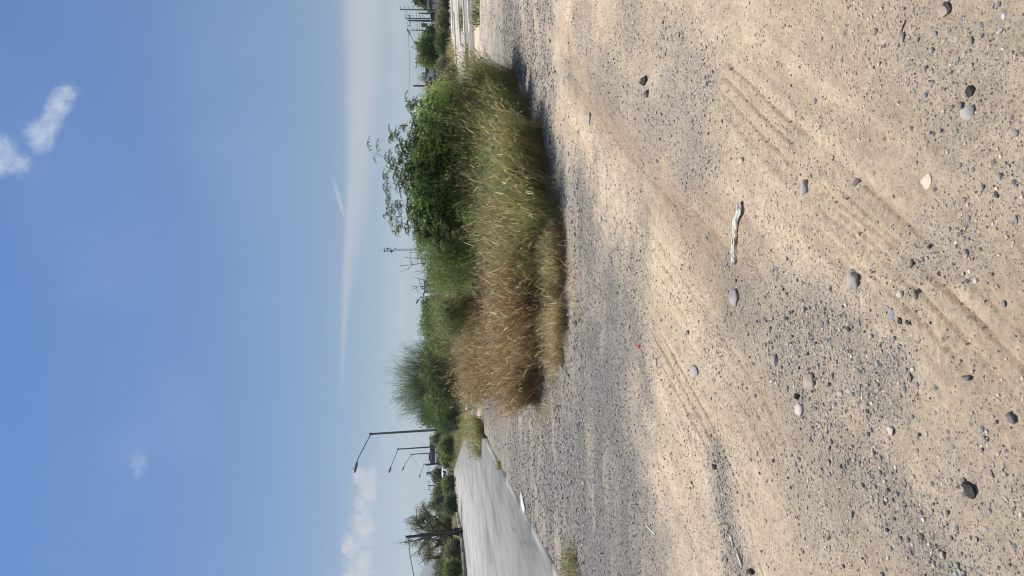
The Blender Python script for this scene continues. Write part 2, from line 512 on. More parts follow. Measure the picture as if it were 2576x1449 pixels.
SDIR = np.array(TRACKS[2][0][3]) - np.array(TRACKS[2][0][1]); SDIR = SDIR / np.linalg.norm(SDIR)
SDIR2 = np.array(TRACKS[0][0][4]) - np.array(TRACKS[0][0][1]); SDIR2 = SDIR2 / np.linalg.norm(SDIR2)


def streak(x, y):
    a = x * SDIR[0] + y * SDIR[1]; b = -x * SDIR[1] + y * SDIR[0]
    a2 = x * SDIR2[0] + y * SDIR2[1]; b2 = -x * SDIR2[1] + y * SDIR2[0]
    k = sstep(3.0, 4.2, y)
    return (1 - k) * fbm(a2 * .7, b2 * 11, 1.0, 4, 3) + k * fbm(a * .5, b * 8, 1.0, 4, 3)


FOOT = [(*G(2215, 160)[:2], .07), (*G(2010, 210)[:2], .08), (*G(2330, 125)[:2], .055), (*G(2480, 275)[:2], .05), (*G(2075, 285)[:2], .07), (*G(2360, 690)[:2], .06)]

xs = np.unique(np.concatenate([np.arange(-2.3, 2.3, .0085), np.arange(-3.4, 3.4, .016), np.arange(-6.5, 6.5, .04), np.arange(-14, 14, .25),
                               np.sign(np.linspace(-1, 1, 121)) * (12 + 6000 * np.abs(np.linspace(-1, 1, 121)) ** 3.2)]).round(4))
ys = np.unique(np.concatenate([np.arange(1.35, 4.4, .0085), np.arange(4.4, 6.2, .013), np.arange(6.2, 9.5, .022), np.arange(9.5, 18, .06), np.arange(18, 40, .3),
                               40 + 6500 * np.linspace(0, 1, 60) ** 3, -np.array([3000, 500, 60, 20, 8, 3, 1, .2, -.5, -1.0])]).round(4))


def dedupe(a, eps):
    k = [a[0]]
    for v in a[1:]:
        if v - k[-1] > eps: k.append(v)
    return np.array(k)


xs = dedupe(xs, .007); ys = dedupe(ys, .007)
X, Y = np.meshgrid(xs, ys, indexing='ij')
Z = hz(X, Y)
gm = gravel_mask(X, Y)
tan = np.array([.73, .565, .385]); tan2 = np.array([.79, .635, .45]); brown = np.array([.50, .375, .26]); grey = np.array([.47, .42, .355])
nn = fbm(X, Y, .7, 4, 1)[..., None]
C = tan * (1 - nn) + tan2 * nn
bm = np.zeros(X.shape)
for P, hw, s in BROWN_STROKES:
    d, _, _ = seg_dist(X, Y, P)
    bm = np.maximum(bm, s * sstep(1.5, .2, d / hw + (fbm(X, Y, 2.2, 4, 3) - .5) * 1.6))
C = C * (1 - bm[..., None]) + brown * bm[..., None]
st = streak(X, Y)[..., None]
C = C * (.90 + .18 * sstep(.25, .75, st))
mic = (.86 + .28 * vnoise(X * 55, Y * 55, 1))[..., None]
C = C * mic
gmt = np.clip(gm * 1.15 * (.75 + .5 * st[..., 0]), 0, 1)[..., None] * .74
gtone = grey * (.85 + .35 * fbm(X, Y, 1.3, 3, 5)[..., None])
C = C * (1 - gmt) + gtone * gmt
apm = (np.clip(apron(X, Y), 0, 1) * .80)[..., None]
C = C * (1 - apm) + np.array([.27, .262, .25]) * (.8 + .4 * fbm(X, Y, 2.6, 4, 2)[..., None]) * mic * apm
farm = np.maximum(sstep(50, 62, Y + np.where(X < -8, 30, 0)), sstep(16, 22, Y) * sstep(-4.6, -3.0, X - .12 * (18 - Y)) * sstep(6.5, 4.8, X - .1 * (Y - 18)))[..., None]
fn = fbm(X, Y, .12, 4, 2)[..., None]
C = C * (1 - farm) + (np.array([.26, .20, .11]) * fn + np.array([.13, .13, .06]) * (1 - fn)) * farm
gmf = np.where(np.hypot(X, Y) > 60, 0, gm)
nx, ny = X.shape
idx = np.arange(nx * ny).reshape(nx, ny)
Q = np.stack([idx[:-1, :-1], idx[1:, :-1], idx[1:, 1:], idx[:-1, 1:]], -1).reshape(-1, 4)
ground = mk('ground', np.stack([X, Y, Z], -1).reshape(-1, 3), Q, None, C.reshape(-1, 3), M_GROUND, smooth=True)
ga = ground.data.attributes.new('gravel', 'FLOAT', 'POINT')
ga.data.foreach_set('value', gmf.reshape(-1).astype(np.float32))
structure(ground, 'sandy dirt lot with grey gravel bands and tyre tracks')
del X, Y, Z, C, gm, nn, bm, gmt, gtone, farm, fn


# ------------------------------------------------------------------ road, pavement, kerb
def slab(name, poly, z, thick, mat, label, divs=True):
    n = len(poly)
    V = [(p[0], p[1], z) for p in poly] + [(p[0], p[1], z - thick) for p in poly]
    Q = [[i, i + n, (i + 1) % n + n, (i + 1) % n] for i in range(n)]
    o = mk(name, V, Q, None, None, mat, N=[list(range(n))])
    structure(o, label)
    return o


V = np.concatenate([np.c_[RR, np.full(40, RZ)], np.c_[RL, np.full(40, RZ)], np.c_[RR, np.full(40, -.3)], np.c_[RL, np.full(40, -.3)]])
Qr = []
for k in range(39):
    Qr += [[k, k + 1, 41 + k, 40 + k], [k + 80, k + 81, k + 1, k], [40 + k, 41 + k, 121 + k, 120 + k]]
road = mk('road', V, Qr, None, None, M_ROAD); structure(road, 'grey worn concrete road curving away to the left')
# pale slab lip along the near edge
lip = Acc()
P = road_right[:7]
for i in range(len(P) - 1):
    a, b = np.array(P[i]), np.array(P[i + 1]); L = np.linalg.norm(b - a); t = (b - a) / L; nrm = np.array([t[1], -t[0]])
    k = max(1, int(L / 6))
    for j in range(k):
        p0 = a + t * (L * j / k + .012); p1 = a + t * (L * (j + 1) / k - .012)
        c = (p0 + p1) / 2 + nrm * .09
        V, Qb = box((c[0], c[1], -.047), (np.linalg.norm(p1 - p0), .16, .13), math.atan2(t[1], t[0]))
        lip.add(V, Qb)
structure(lip.build('kerb', M_KERB), 'thin pale concrete lip along the near edge of the road')
kb = Acc()
P = road_left[:]
for i in range(len(P) - 1):
    a, b = np.array(P[i]), np.array(P[i + 1]); L = np.linalg.norm(b - a); t = (b - a) / L; nrm = np.array([t[1], -t[0]])
    k = max(1, int(L / 6))
    for j in range(k):
        p0 = a + t * (L * j / k + .04); p1 = a + t * (L * (j + 1) / k - .04)
        c = (p0 + p1) / 2 - nrm * -.14
        V, Qb = box((c[0], c[1], .10), (np.linalg.norm(p1 - p0), .22, .42), math.atan2(t[1], t[0]))
        kb.add(V, Qb)
structure(kb.build('kerb', M_KERB), 'raised concrete kerb on the far side of the road')
slab('pavement', [(-6.8, 37.0), (-5.2, 36.4), (-3.4, 37.2), (-3.0, 44), (-3.6, 51), (-6.8, 52.0)], -.03, .3, M_ROAD, 'short grey concrete apron beside the rubbish bag')
slab('pavement', [(5.6, 36.4), (7, 33.5), (9.5, 32.6), (12, 33.4), (14.5, 32.2), (20, 32.6), (90, 32), (95, 190), (44.5, 113), (40, 101), (33, 93), (30.5, 88), (23.8, 75), (12, 57), (7.5, 50)], -.03, .3, M_CALICHE,
     'pale dusty concrete yard behind the tall grass')
# broken ledges of paler concrete lying on the yard
lr = np.random.default_rng(5)
for k, (ix0, ix1, iy0, iy1) in enumerate([(1171, 1176, -60, 70), (1160, 1163, -60, 190), (1148, 1151, -60, 120), (1140, 1143, 40, 200), (1131, 1133, -80, 90)]):
    a = G((ix0 + ix1) / 2, iy0); b = G((ix0 + ix1) / 2 + .05 * (iy1 - iy0), iy1)
    wdt = abs(G(ix0, iy0)[1] - G(ix1, iy0)[1]) * .5
    top = []; m = 26
    for j in range(m + 1):
        p = a + (b - a) * j / m; top.append((p[0], p[1] - wdt / 2 * (.7 + .6 * lr.random())))
    for j in range(m, -1, -1):
        p = a + (b - a) * j / m; top.append((p[0], p[1] + wdt / 2 * (.7 + .6 * lr.random())))
    slab('pavement', top, .02 + .012 * k, .2, M_CALICHE, 'broken ledge of pale concrete across the yard')

# ------------------------------------------------------------------ far terrain
V = []; Qm = []
m = 120
for i in range(m + 1):
    u = i / m
    ang = math.radians(-75 + 62 * u)
    x = 4300 * math.sin(ang); y = 4300 * math.cos(ang)
    env = math.sin(PI * min(1, max(0, (u * 1.05)))) ** .7
    h = 12 + 640 * (env * (.55 + .45 * float(fbm(np.array([u * 9.0]), np.array([.3]), 1.0, 5, 1)[0]))) * sstep(1.0, .80, u)
    V += [(x, y, -2), (x * 1.0, y * 1.0, float(h) * .55), (x * 1.06, y * 1.06, float(h)), (x * 1.2, y * 1.2, -2)]
for i in range(m):
    for j in range(3):
        Qm.append([4 * i + j, 4 * (i + 1) + j, 4 * (i + 1) + j + 1, 4 * i + j + 1])
structure(mk('mountain', V, Qm, None, None, simple_mat('dry_hillside', (.10, .10, .075), .95, .3, .01), smooth=True), 'faint blue mountain far beyond the road')


# ------------------------------------------------------------------ stones
def icosphere(sub):
    import bmesh
    bm = bmesh.new(); bmesh.ops.create_icosphere(bm, subdivisions=sub, radius=1.0)
    V = np.array([v.co[:] for v in bm.verts]); T = np.array([[v.index for v in f.verts] for f in bm.faces]); bm.free()
    return V, T


ICO1, ICT1 = icosphere(1)
ICO2, ICT2 = icosphere(2)
ICO3, ICT3 = icosphere(3)


def stone_verts(seed, dims, angular=False, base=ICO3):
    r = np.random.default_rng(seed); V = base.copy()
    for _ in range(14 if angular else 9):
        n = r.normal(size=3); n /= np.linalg.norm(n); h = r.uniform(.42, .78) if angular else r.uniform(.70, .95)
        d = V @ n - h
        V = V - np.where(d > 0, d * (.97 if angular else .85), 0)[:, None] * n
    ph = r.random(3) * 9
    w = .10 if not angular else .06
    V = V * (1 + w * np.sin(V[:, [1]] * 4 + ph[0]) * np.cos(V[:, [2]] * 5 + ph[1]) + w * .7 * np.sin(V[:, [0]] * 7 + ph[2]))
    return V * np.array(dims)


def put_stone(name, ix, iy, wpx, hpx, kind, label, cat='stone', ang=False, rot=0.0, flat=.55, seed=None, sink=.36):
    """wpx: extent along the picture's vertical (across the view), hpx: along its horizontal (depth, foreshortened)"""
    p = G(ix, iy); D = np.linalg.norm(p - CAM)
    wpx *= .90; hpx *= .90
    a = wpx * D / FPX / 2
    sin_el = H / D
    hh = a * flat
    b = max(a * .34, (hpx * D / FPX / 2) / max(.35, sin_el * 1.25))
    b = min(b, a * 2.2)
    V = stone_verts(seed or int(ix * 7 + iy), (a, b, hh), ang)
    cr, sr = math.cos(rot), math.sin(rot)
    V = V @ np.array([[cr, sr, 0], [-sr, cr, 0], [0, 0, 1]])
    zz = float(hz(np.array([p[0]]), np.array([p[1]]))[0])
    o = mk(name, V, None, ICT3, None, STONE[kind], smooth=not ang)
    o.location = (p[0], p[1], zz + hh * (1 - 2 * sink))
    tag(o, label, cat)
    return o


BIG = [
    ('rock', 2376, 26, 46, 34, 'brown', 'brown rough rock at the upper right corner of the dirt', True, .3, .7),
    ('stone', 2262, 90, 38, 26, 'dark', 'dark flat angular stone beside a dry twig', True, .5, .35),
    ('stone', 2437, 229, 26, 22, 'black', 'small black rounded stone above the grey rubble lump', False, 0, .7),
    ('rubble', 2433, 281, 52, 48, 'grey', 'grey crumbly concrete lump with a smaller dark stone against it', True, .2, .45),
    ('stone', 2412, 268, 22, 16, 'dark', 'dark oval stone leaning on the grey concrete lump', False, .1, .7),
    ('clod', 2323, 456, 46, 34, 'earth', 'cream flaky clod of dried earth on the sand', True, .6, .13),
    ('stone', 2029, 472, 46, 15, 'grey', 'long narrow grey stone standing proud on the sand', False, .05, .36),
    ('cobble', 2143, 704, 52, 32, 'grey', 'rounded grey cobble at the head of the pebbly patch', False, .05, .5),
    ('cobble', 1853, 748, 44, 24, 'blue', 'blue grey oval cobble below the white plastic strip', False, .1, .5),
    ('cobble', 2038, 958, 48, 32, 'brown', 'pinkish brown flat cobble deep in the pebbly patch', False, .15, .45),
    ('stone', 2005, 998, 26, 24, 'black', 'black round stone next to the pinkish cobble', True, .2, .8),
    ('stone', 2013, 1030, 36, 22, 'pale', 'pale grey oblong stone beside a black round stone', False, .2, .5),
    ('stone', 2086, 967, 20, 16, 'dark', 'dark stone on the near side of the pinkish cobble', True, .2, .7),
    ('stone', 2233, 791, 32, 20, 'blue', 'bluish teardrop stone in the pebbly patch', False, .5, .45),
    ('stone', 2254, 805, 20, 16, 'black', 'black angular pebble just right of the bluish teardrop stone', True, .2, .8),
    ('stone', 2279, 812, 20, 14, 'black', 'black pointed pebble at the edge of the pebbly patch', True, .4, .8),
    ('stone', 2255, 740, 16, 16, 'pale', 'cream round pebble at the edge of the tyre track', False, 0, .8),
    ('stone', 2430, 951, 24, 22, 'dark', 'dark stone paired with a small white one', True, .1, .8),
    ('rock', 2540, 1052, 28, 24, 'dark', 'dark rounded rock half sunk at the near edge of the dirt', False, .3, .9),
    ('clod', 2436, 1232, 44, 36, 'black', 'black crumbling asphalt clod on sandy dirt', True, .7, .6),
    ('clod', 2418, 1206, 16, 12, 'dark', 'small dark crumb next to the black asphalt clod', True, .2, .7),
    ('stone', 1751, 936, 38, 26, 'grey', 'flat grey stone pressed into the sandy track', False, .1, .25),
    ('stone', 1949, 909, 32, 14, 'blue', 'slim blue grey stone standing alone on tan sand', False, .05, .6),
    ('stone', 1830, 1322, 34, 20, 'dark', 'dark stone in the gravelly hollow at lower left', True, .1, .5),
    ('stone', 1842, 1352, 22, 10, 'grey', 'grey sliver of stone in the gravelly hollow', True, .2, .5),
    ('stone', 1896, 1437, 22, 18, 'black', 'black stone at the lower left corner of the dirt', True, .3, .9),
    ('stone', 2236, 1080, 30, 20, 'pale', 'pale chipped stone beside the pebbly streak', True, .3, .4),
    ('stone', 1625, 203, 26, 16, 'black', 'black upright stone on the tan dirt at right', True, .1, 1.1),
    ('stone', 1629, 236, 18, 14, 'dark', 'dark squat stone left of the black upright one', False, .1, .9),
    ('stone', 1486, 300, 34, 14, 'grey', 'grey flat stone at the gravel edge near the green grass', False, .1, .35),
    ('stone', 1448, 815, 22, 14, 'dark', 'dark stone at the foot of the straw coloured tuft', False, .1, .8),
    ('stone', 1656, 911, 22, 10, 'pale', 'white oval stone lying in the grey gravel', False, .1, .6),
    ('stone', 1868, 403, 16, 10, 'pale', 'small cream stone above the tyre track', False, .1, .8),
    ('stone', 1800, 1172, 16, 14, 'black', 'small black block alone on the smooth tan track', True, .1, 1.0),
    ('stone', 1735, 838, 18, 14, 'dark', 'dark pebble alone on the tan track', True, .2, .8),
    ('stone', 1727, 1332, 10, 8, 'pale', 'tiny white pebble near the white string', False, .1, .6),
    ('stone', 1509, 548, 22, 8, 'pale', 'pale pink stone flat among grey gravel', False, .05, .4),
    ('stone', 2309, 1093, 14, 10, 'black', 'black pebble between two tan patches at lower centre', True, .2, .8),
    ('stone', 2286, 930, 14, 12, 'pale', 'whitish pebble by the tyre ruts', False, .2, .7),
    ('stone', 2522, 40, 18, 12, 'pale', 'white smooth pebble near the brown corner rock', False, .3, .7),
    ('stone', 2512, 78, 14, 16, 'grey', 'grey pebble touching a dark one near the corner rock', True, .3, .7),
    ('stone', 2468, 470, 14, 12, 'brown', 'brown pebble left of the cream clod', True, .3, .7),
]
for b in BIG:
    put_stone(b[0], b[1], b[2], b[3], b[4], b[5], b[6], b[0], b[7], b[8], b[9])
put_stone('stone', 2442, 936, 14, 12, 'pale', 'small white stone touching a dark one on the sand', 'stone', True, .2, .7)

# pebbles that can be told apart as single stones: 225 individuals
variants = {}
for kd in ('dark', 'grey', 'blue', 'pale', 'brown'):
    for v in range(5):
        Vs = stone_verts(900 + v * 13 + len(kd), (1, 1.0 + .25 * (v % 3), .55 + .1 * (v % 2)), v % 2 == 0, ICO2)
        me = mk('pebble', Vs, None, ICT2, None, STONE[kd], smooth=v % 2 == 1)
        variants[(kd, v)] = me.data; bpy.data.objects.remove(me)
PEB_LABEL = {'dark': 'loose dark grey pebble on the sandy dirt, thumb sized', 'grey': 'loose mid grey pebble on the sandy dirt, thumb sized',
             'blue': 'loose blue grey pebble on the sandy dirt, thumb sized', 'pale': 'loose pale cream pebble on the sandy dirt, thumb sized',
             'brown': 'loose brown pebble on the sandy dirt, thumb sized'}
cnt = 0; pr = np.random.default_rng(77)
while cnt < 225:
    ix = 1640 + 936 * pr.random() ** .8; iy = pr.uniform(5, 1444)
    p = G(ix, iy)
    g = float(gravel_mask(np.array([p[0]]), np.array([p[1]]))[0])
    if pr.random() > .10 + 1.3 * g: continue
    D = np.linalg.norm(p - CAM)
    r = (.0055 + .008 * pr.random() ** 2.5) * (D / 3.0) ** .6
    kd = pr.choice(['dark', 'grey', 'blue', 'pale', 'brown'], p=[.22, .30, .22, .13, .13])
    o = bpy.data.objects.new('pebble', variants[(kd, int(pr.integers(5)))]); COL.objects.link(o)
    o.scale = (r, r * pr.uniform(.8, 1.4), r * pr.uniform(.7, 1.1)); o.rotation_euler = (pr.uniform(-.3, .3), pr.uniform(-.3, .3), pr.uniform(0, 6.28))
    zz = float(hz(np.array([p[0]]), np.array([p[1]]))[0]); o.location = (p[0], p[1], zz + r * .12)
    tag(o, PEB_LABEL[kd], 'pebble', 'loose %s pebbles on the dirt lot' % kd)
    cnt += 1


# gravel: everything nobody could count
def veg_like_stone():
    m, nt, N, L = mat_new('gravel_stone')
    out = nd(N, 'ShaderNodeOutputMaterial'); b = nd(N, 'ShaderNodeBsdfPrincipled')
    b.inputs['Roughness'].default_value = .85; b.inputs['Specular IOR Level'].default_value = .2
    at = nd(N, 'ShaderNodeAttribute', attribute_name='tint')
    L.new(at.outputs['Color'], b.inputs['Base Color']); L.new(b.outputs[0], out.inputs[0])
    return m


def make_gravel():
    r = np.random.default_rng(21)
    px = []; py = []; sz = []
    cr_flag = []
    def zone(n, d0, d1, s0, s1, pw, extra=.8, crumb=False):
        d = np.sqrt(r.uniform(d0 ** 2, d1 ** 2, n)); x = r.uniform(-1, 1, n) * (.42 * d + extra)
        g = gravel_mask(x, d)
        k = r.random(n) < ((.15 + .75 * sstep(.35, .65, fbm(x, d, 1.4, 3, 2))) if crumb else np.clip(1.25 * g ** 2.0, .012, 1) * (.35 + .9 * fbm(x, d, 4.0, 3, 4)))
        x, d = x[k], d[k]
        px.append(x); py.append(d); sz.append(s0 + (s1 - s0) * r.random(len(x)) ** pw); cr_flag.append(np.full(len(x), crumb))
    zone(60000, 1.5, 4.2, .0018, .0105, 3.4); zone(60000, 1.5, 4.6, .0013, .0060, 3.0, .8, True); zone(50000, 4.4, 9, .0025, .0085, 3.0, .8, True)
    zone(80000, 4.0, 8.5, .0028, .011, 3.2)
    zone(70000, 8.0, 17, .006, .022, 3.4)
    zone(26000, 16, 34, .010, .026, 3.0, 2.0)
    x = np.concatenate(px); y = np.concatenate(py); s = np.concatenate(sz); cf = np.concatenate(cr_flag)
    # keep off the road slab
    rr = np.array(road_right); ex = np.interp(y, rr[:, 1][np.argsort(rr[:, 1])], rr[:, 0][np.argsort(rr[:, 1])])
    k = x > ex + .22
    x, y, s, cf = x[k], y[k], s[k], cf[k]
    n = len(x)
    z = hz(x, y)
    pal = np.array([[.12, .117, .115], [.25, .24, .228], [.36, .34, .31], [.31, .31, .305], [.46, .39, .30], [.56, .47, .35], [.72, .65, .55]])
    ci = r.choice(7, n, p=[.17, .24, .2, .14, .11, .09, .05])
    cpal = np.array([[.62, .51, .37], [.54, .44, .31], [.70, .60, .46], [.42, .345, .25], [.22, .20, .185]])
    col = np.where(cf[:, None], cpal[r.choice(5, n, p=[.3, .25, .2, .15, .1])], pal[ci]) * r.uniform(.8, 1.2, (n, 1))
    a = r.uniform(0, 2 * PI, n); sx = s * r.uniform(.8, 1.5, n); sy = s * r.uniform(.7, 1.1, n); sz_ = s * r.uniform(.45, .9, n)
    base = ICO1
    Vb = base[None] * (1 + .28 * (r.random((n, len(base), 1)) - .5))
    Vx = Vb[..., 0] * sx[:, None]; Vy = Vb[..., 1] * sy[:, None]; Vz = Vb[..., 2] * sz_[:, None]
    ca, sa = np.cos(a)[:, None], np.sin(a)[:, None]
    V = np.stack([Vx * ca - Vy * sa + x[:, None], Vx * sa + Vy * ca + y[:, None], Vz + (z + sz_ * .25)[:, None]], -1)
    T = (ICT1[None] + (np.arange(n) * len(base))[:, None, None]).reshape(-1, 3)
    o = mk('gravel', V.reshape(-1, 3), None, T, np.repeat(col, len(base), 0), veg_like_stone())
    o['kind'] = 'stuff'; o['label'] = 'loose grey gravel strewn over the sandy dirt'
    return n


NG = make_gravel()


# ------------------------------------------------------------------ grass and foliage generators
def strips(root, az, th0, th1, L, w, segs=4, pw=1.3, twist=None, r=rng):
    """curved ribbons; returns vertices (N,S+1,2,3) and path (N,S+1,3)"""
    n = len(root)
    P = np.zeros((n, segs + 1, 3)); P[:, 0] = root
    for k in range(segs):
        t = ((k + .5) / segs) ** pw
        th = th0 + (th1 - th0) * t
        st = L / segs
        P[:, k + 1, 0] = P[:, k, 0] + st * np.sin(th) * np.cos(az)
        P[:, k + 1, 1] = P[:, k, 1] + st * np.sin(th) * np.sin(az)
        P[:, k + 1, 2] = P[:, k, 2] + st * np.cos(th)
    tw = az + PI / 2 + (r.uniform(-1.2, 1.2, n) if twist is None else twist)
    wd = np.stack([np.cos(tw), np.sin(tw), r.uniform(-.4, .4, n)], -1)
    wt = 1 - (np.arange(segs + 1) / segs) ** 1.6 * .92
    off = wd[:, None, :] * (w[:, None] * wt[None, :] * .5)[..., None]
    return np.stack([P - off, P + off], 2), P


def add_strips(acc, VV, col):
    n, s, _, _ = VV.shape
    V = VV.reshape(-1, 3)
    b = (np.arange(n) * s * 2)[:, None] + (np.arange(s - 1) * 2)[None, :]
    Q = np.stack([b, b + 1, b + 3, b + 2], -1).reshape(-1, 4)
    acc.add(V, Q, None, np.repeat(col, s * 2, 0))


def add_spindles(acc, p, d, L, rad, col):
    n = len(p)
    d = d / (np.linalg.norm(d, axis=1)[:, None] + 1e-9)
    ref = np.where(np.abs(d[:, [2]]) < .9, np.array([[0, 0, 1.0]]), np.array([[1.0, 0, 0]]))
    a = np.cross(d, ref); a /= np.linalg.norm(a, axis=1)[:, None]; b = np.cross(d, a)
    mid = p + d * (L * .4)[:, None]
    V = np.stack([p, mid + a * rad[:, None], mid + b * rad[:, None], mid - a * rad[:, None], mid - b * rad[:, None], p + d * L[:, None]], 1)
    T0 = np.array([[0, 2, 1], [0, 3, 2], [0, 4, 3], [0, 1, 4], [5, 1, 2], [5, 2, 3], [5, 3, 4], [5, 4, 1]])
    T = (T0[None] + (np.arange(n) * 6)[:, None, None]).reshape(-1, 3)
    acc.add(V.reshape(-1, 3), None, T, np.repeat(col, 6, 0))


def pick(r, pal, n, jit=.22):
    c = np.array([p[1] for p in pal], float); w = np.array([p[0] for p in pal], float); w /= w.sum()
    return c[r.choice(len(c), n, p=w)] * r.uniform(1 - jit, 1 + jit, (n, 1))


GREEN = (.15, .225, .07); DEEP = (.06, .09, .03); OLIVE = (.24, .24, .12); STRAW = (.50, .395, .245); BROWN = (.31, .205, .13)
RUST = (.27, .155, .095); PALE = (.76, .68, .50); PINK = (.44, .33, .26); KHAKI = (.31, .275, .165)


def grass_clump(label, cx, cy, rx, ry, h, n_stem, n_leaf, stem_pal, leaf_pal, head_pal, head_frac, seed, lean=.5, leaf_len=.22, tuss=14, wid=.006, cat='grass clump', group=None, mat=None, curl=1.9):
    r = np.random.default_rng(seed)
    z0 = float(hz(np.array([cx]), np.array([cy]))[0])
    # tussock centres
    ang = r.uniform(0, 2 * PI, tuss); rad = np.sqrt(r.random(tuss)) * .92
    tx = rx * rad * np.cos(ang); ty = ry * rad * np.sin(ang); th_ = h * r.uniform(.72, 1.08, tuss) * (1 - .25 * rad ** 2)
    ti = r.integers(0, tuss, n_stem)
    a2 = r.uniform(0, 2 * PI, n_stem); q = np.sqrt(r.random(n_stem))
    spread = np.minimum(rx, ry) * .30
    bx = tx[ti] + np.cos(a2) * q * spread; by = ty[ti] + np.sin(a2) * q * spread
    bz = hz(bx + cx, by + cy) - z0
    root = np.stack([bx, by, bz], -1)
    out = np.arctan2(by, bx)
    az = np.where(r.random(n_stem) < .6, a2, out) + r.normal(0, .5, n_stem)
    L = th_[ti] * r.uniform(.55, 1.12, n_stem)
    th0 = r.uniform(.02, .25, n_stem) + q * .18; th1 = th0 + np.abs(r.normal(lean, lean * .6, n_stem))
    VV, P = strips(root, az, th0, th1, L, np.full(n_stem, wid) * r.uniform(.7, 1.5, n_stem), 5, 1.3, r=r)
    acc = Acc(); add_strips(acc, VV, pick(r, stem_pal, n_stem))
    # leaves along the stems
    si = r.integers(0, n_stem, n_leaf); u = r.beta(1.6, 1.1, n_leaf) * 4.99; k = u.astype(int); f = (u - k)[:, None]
    lp = P[si, k] * (1 - f) + P[si, k + 1] * f
    laz = az[si] + r.normal(0, 1.5, n_leaf); l0 = r.uniform(.1, .9, n_leaf); l1 = l0 + r.uniform(.3, curl, n_leaf)
    LL = leaf_len * r.uniform(.5, 1.5, n_leaf)
    VV2, _ = strips(lp, laz, l0, l1, LL, wid * 1.35 * r.uniform(.5, 1.6, n_leaf), 3, 1.0, r=r)
    add_strips(acc, VV2, pick(r, leaf_pal, n_leaf))
    # dead thatch at the foot
    nt_ = n_stem // 2
    ti2 = r.integers(0, tuss, nt_); a3 = r.uniform(0, 2 * PI, nt_); q3 = np.sqrt(r.random(nt_)) * 1.35
    bx3 = tx[ti2] + np.cos(a3) * q3 * spread; by3 = ty[ti2] + np.sin(a3) * q3 * spread
    root3 = np.stack([bx3, by3, hz(bx3 + cx, by3 + cy) - z0], -1)
    VV3, _ = strips(root3, a3 + r.normal(0, .6, nt_), r.uniform(.3, .9, nt_), r.uniform(1.0, 1.9, nt_), h * r.uniform(.18, .42, nt_), np.full(nt_, wid * .9), 3, 1.0, r=r)
    add_strips(acc, VV3, pick(r, [(3, BROWN), (2, RUST), (2, KHAKI), (1, STRAW)], nt_))
    nh = int(n_stem * head_frac)
    if nh:
        hi = r.choice(n_stem, nh, replace=False)
        e = P[hi, -1]; d = P[hi, -1] - P[hi, -2]
        add_spindles(acc, e - d * .1, d, r.uniform(.07, .12, nh), r.uniform(.005, .009, nh), pick(r, head_pal, nh, .2))
    o = acc.build('weed_clump' if cat == 'weed' else 'grass_clump', mat or M_DRY)
    o.location = (cx, cy, z0)
    return tag(o, label, cat, group)


S_GRN = [(5, GREEN), (3, OLIVE), (1.5, KHAKI), (.6, STRAW)]
L_GRN = [(6, GREEN), (3, OLIVE), (1.2, KHAKI), (.3, PALE)]
S_MID = [(3, GREEN), (3, OLIVE), (2.5, KHAKI), (2, STRAW), (1, BROWN)]
L_MID = [(3, GREEN), (2.5, OLIVE), (2, KHAKI), (1.6, STRAW), (.7, PALE), (1.2, BROWN)]
S_BRN = [(.6, OLIVE), (1.5, KHAKI), (1.4, STRAW), (5, BROWN), (4, RUST)]
L_BRN = [(.6, OLIVE), (1.5, KHAKI), (1.8, STRAW), (4, BROWN), (4, RUST), (.7, PALE)]
H_PNK = [(3, PINK), (2, STRAW), (1, BROWN)]
H_STR = [(2, STRAW), (.6, PALE), (2, PINK), (1, BROWN)]


def clump_at(ix, iy, *a, **k):
    p = G(ix, iy); return (p[0], p[1])


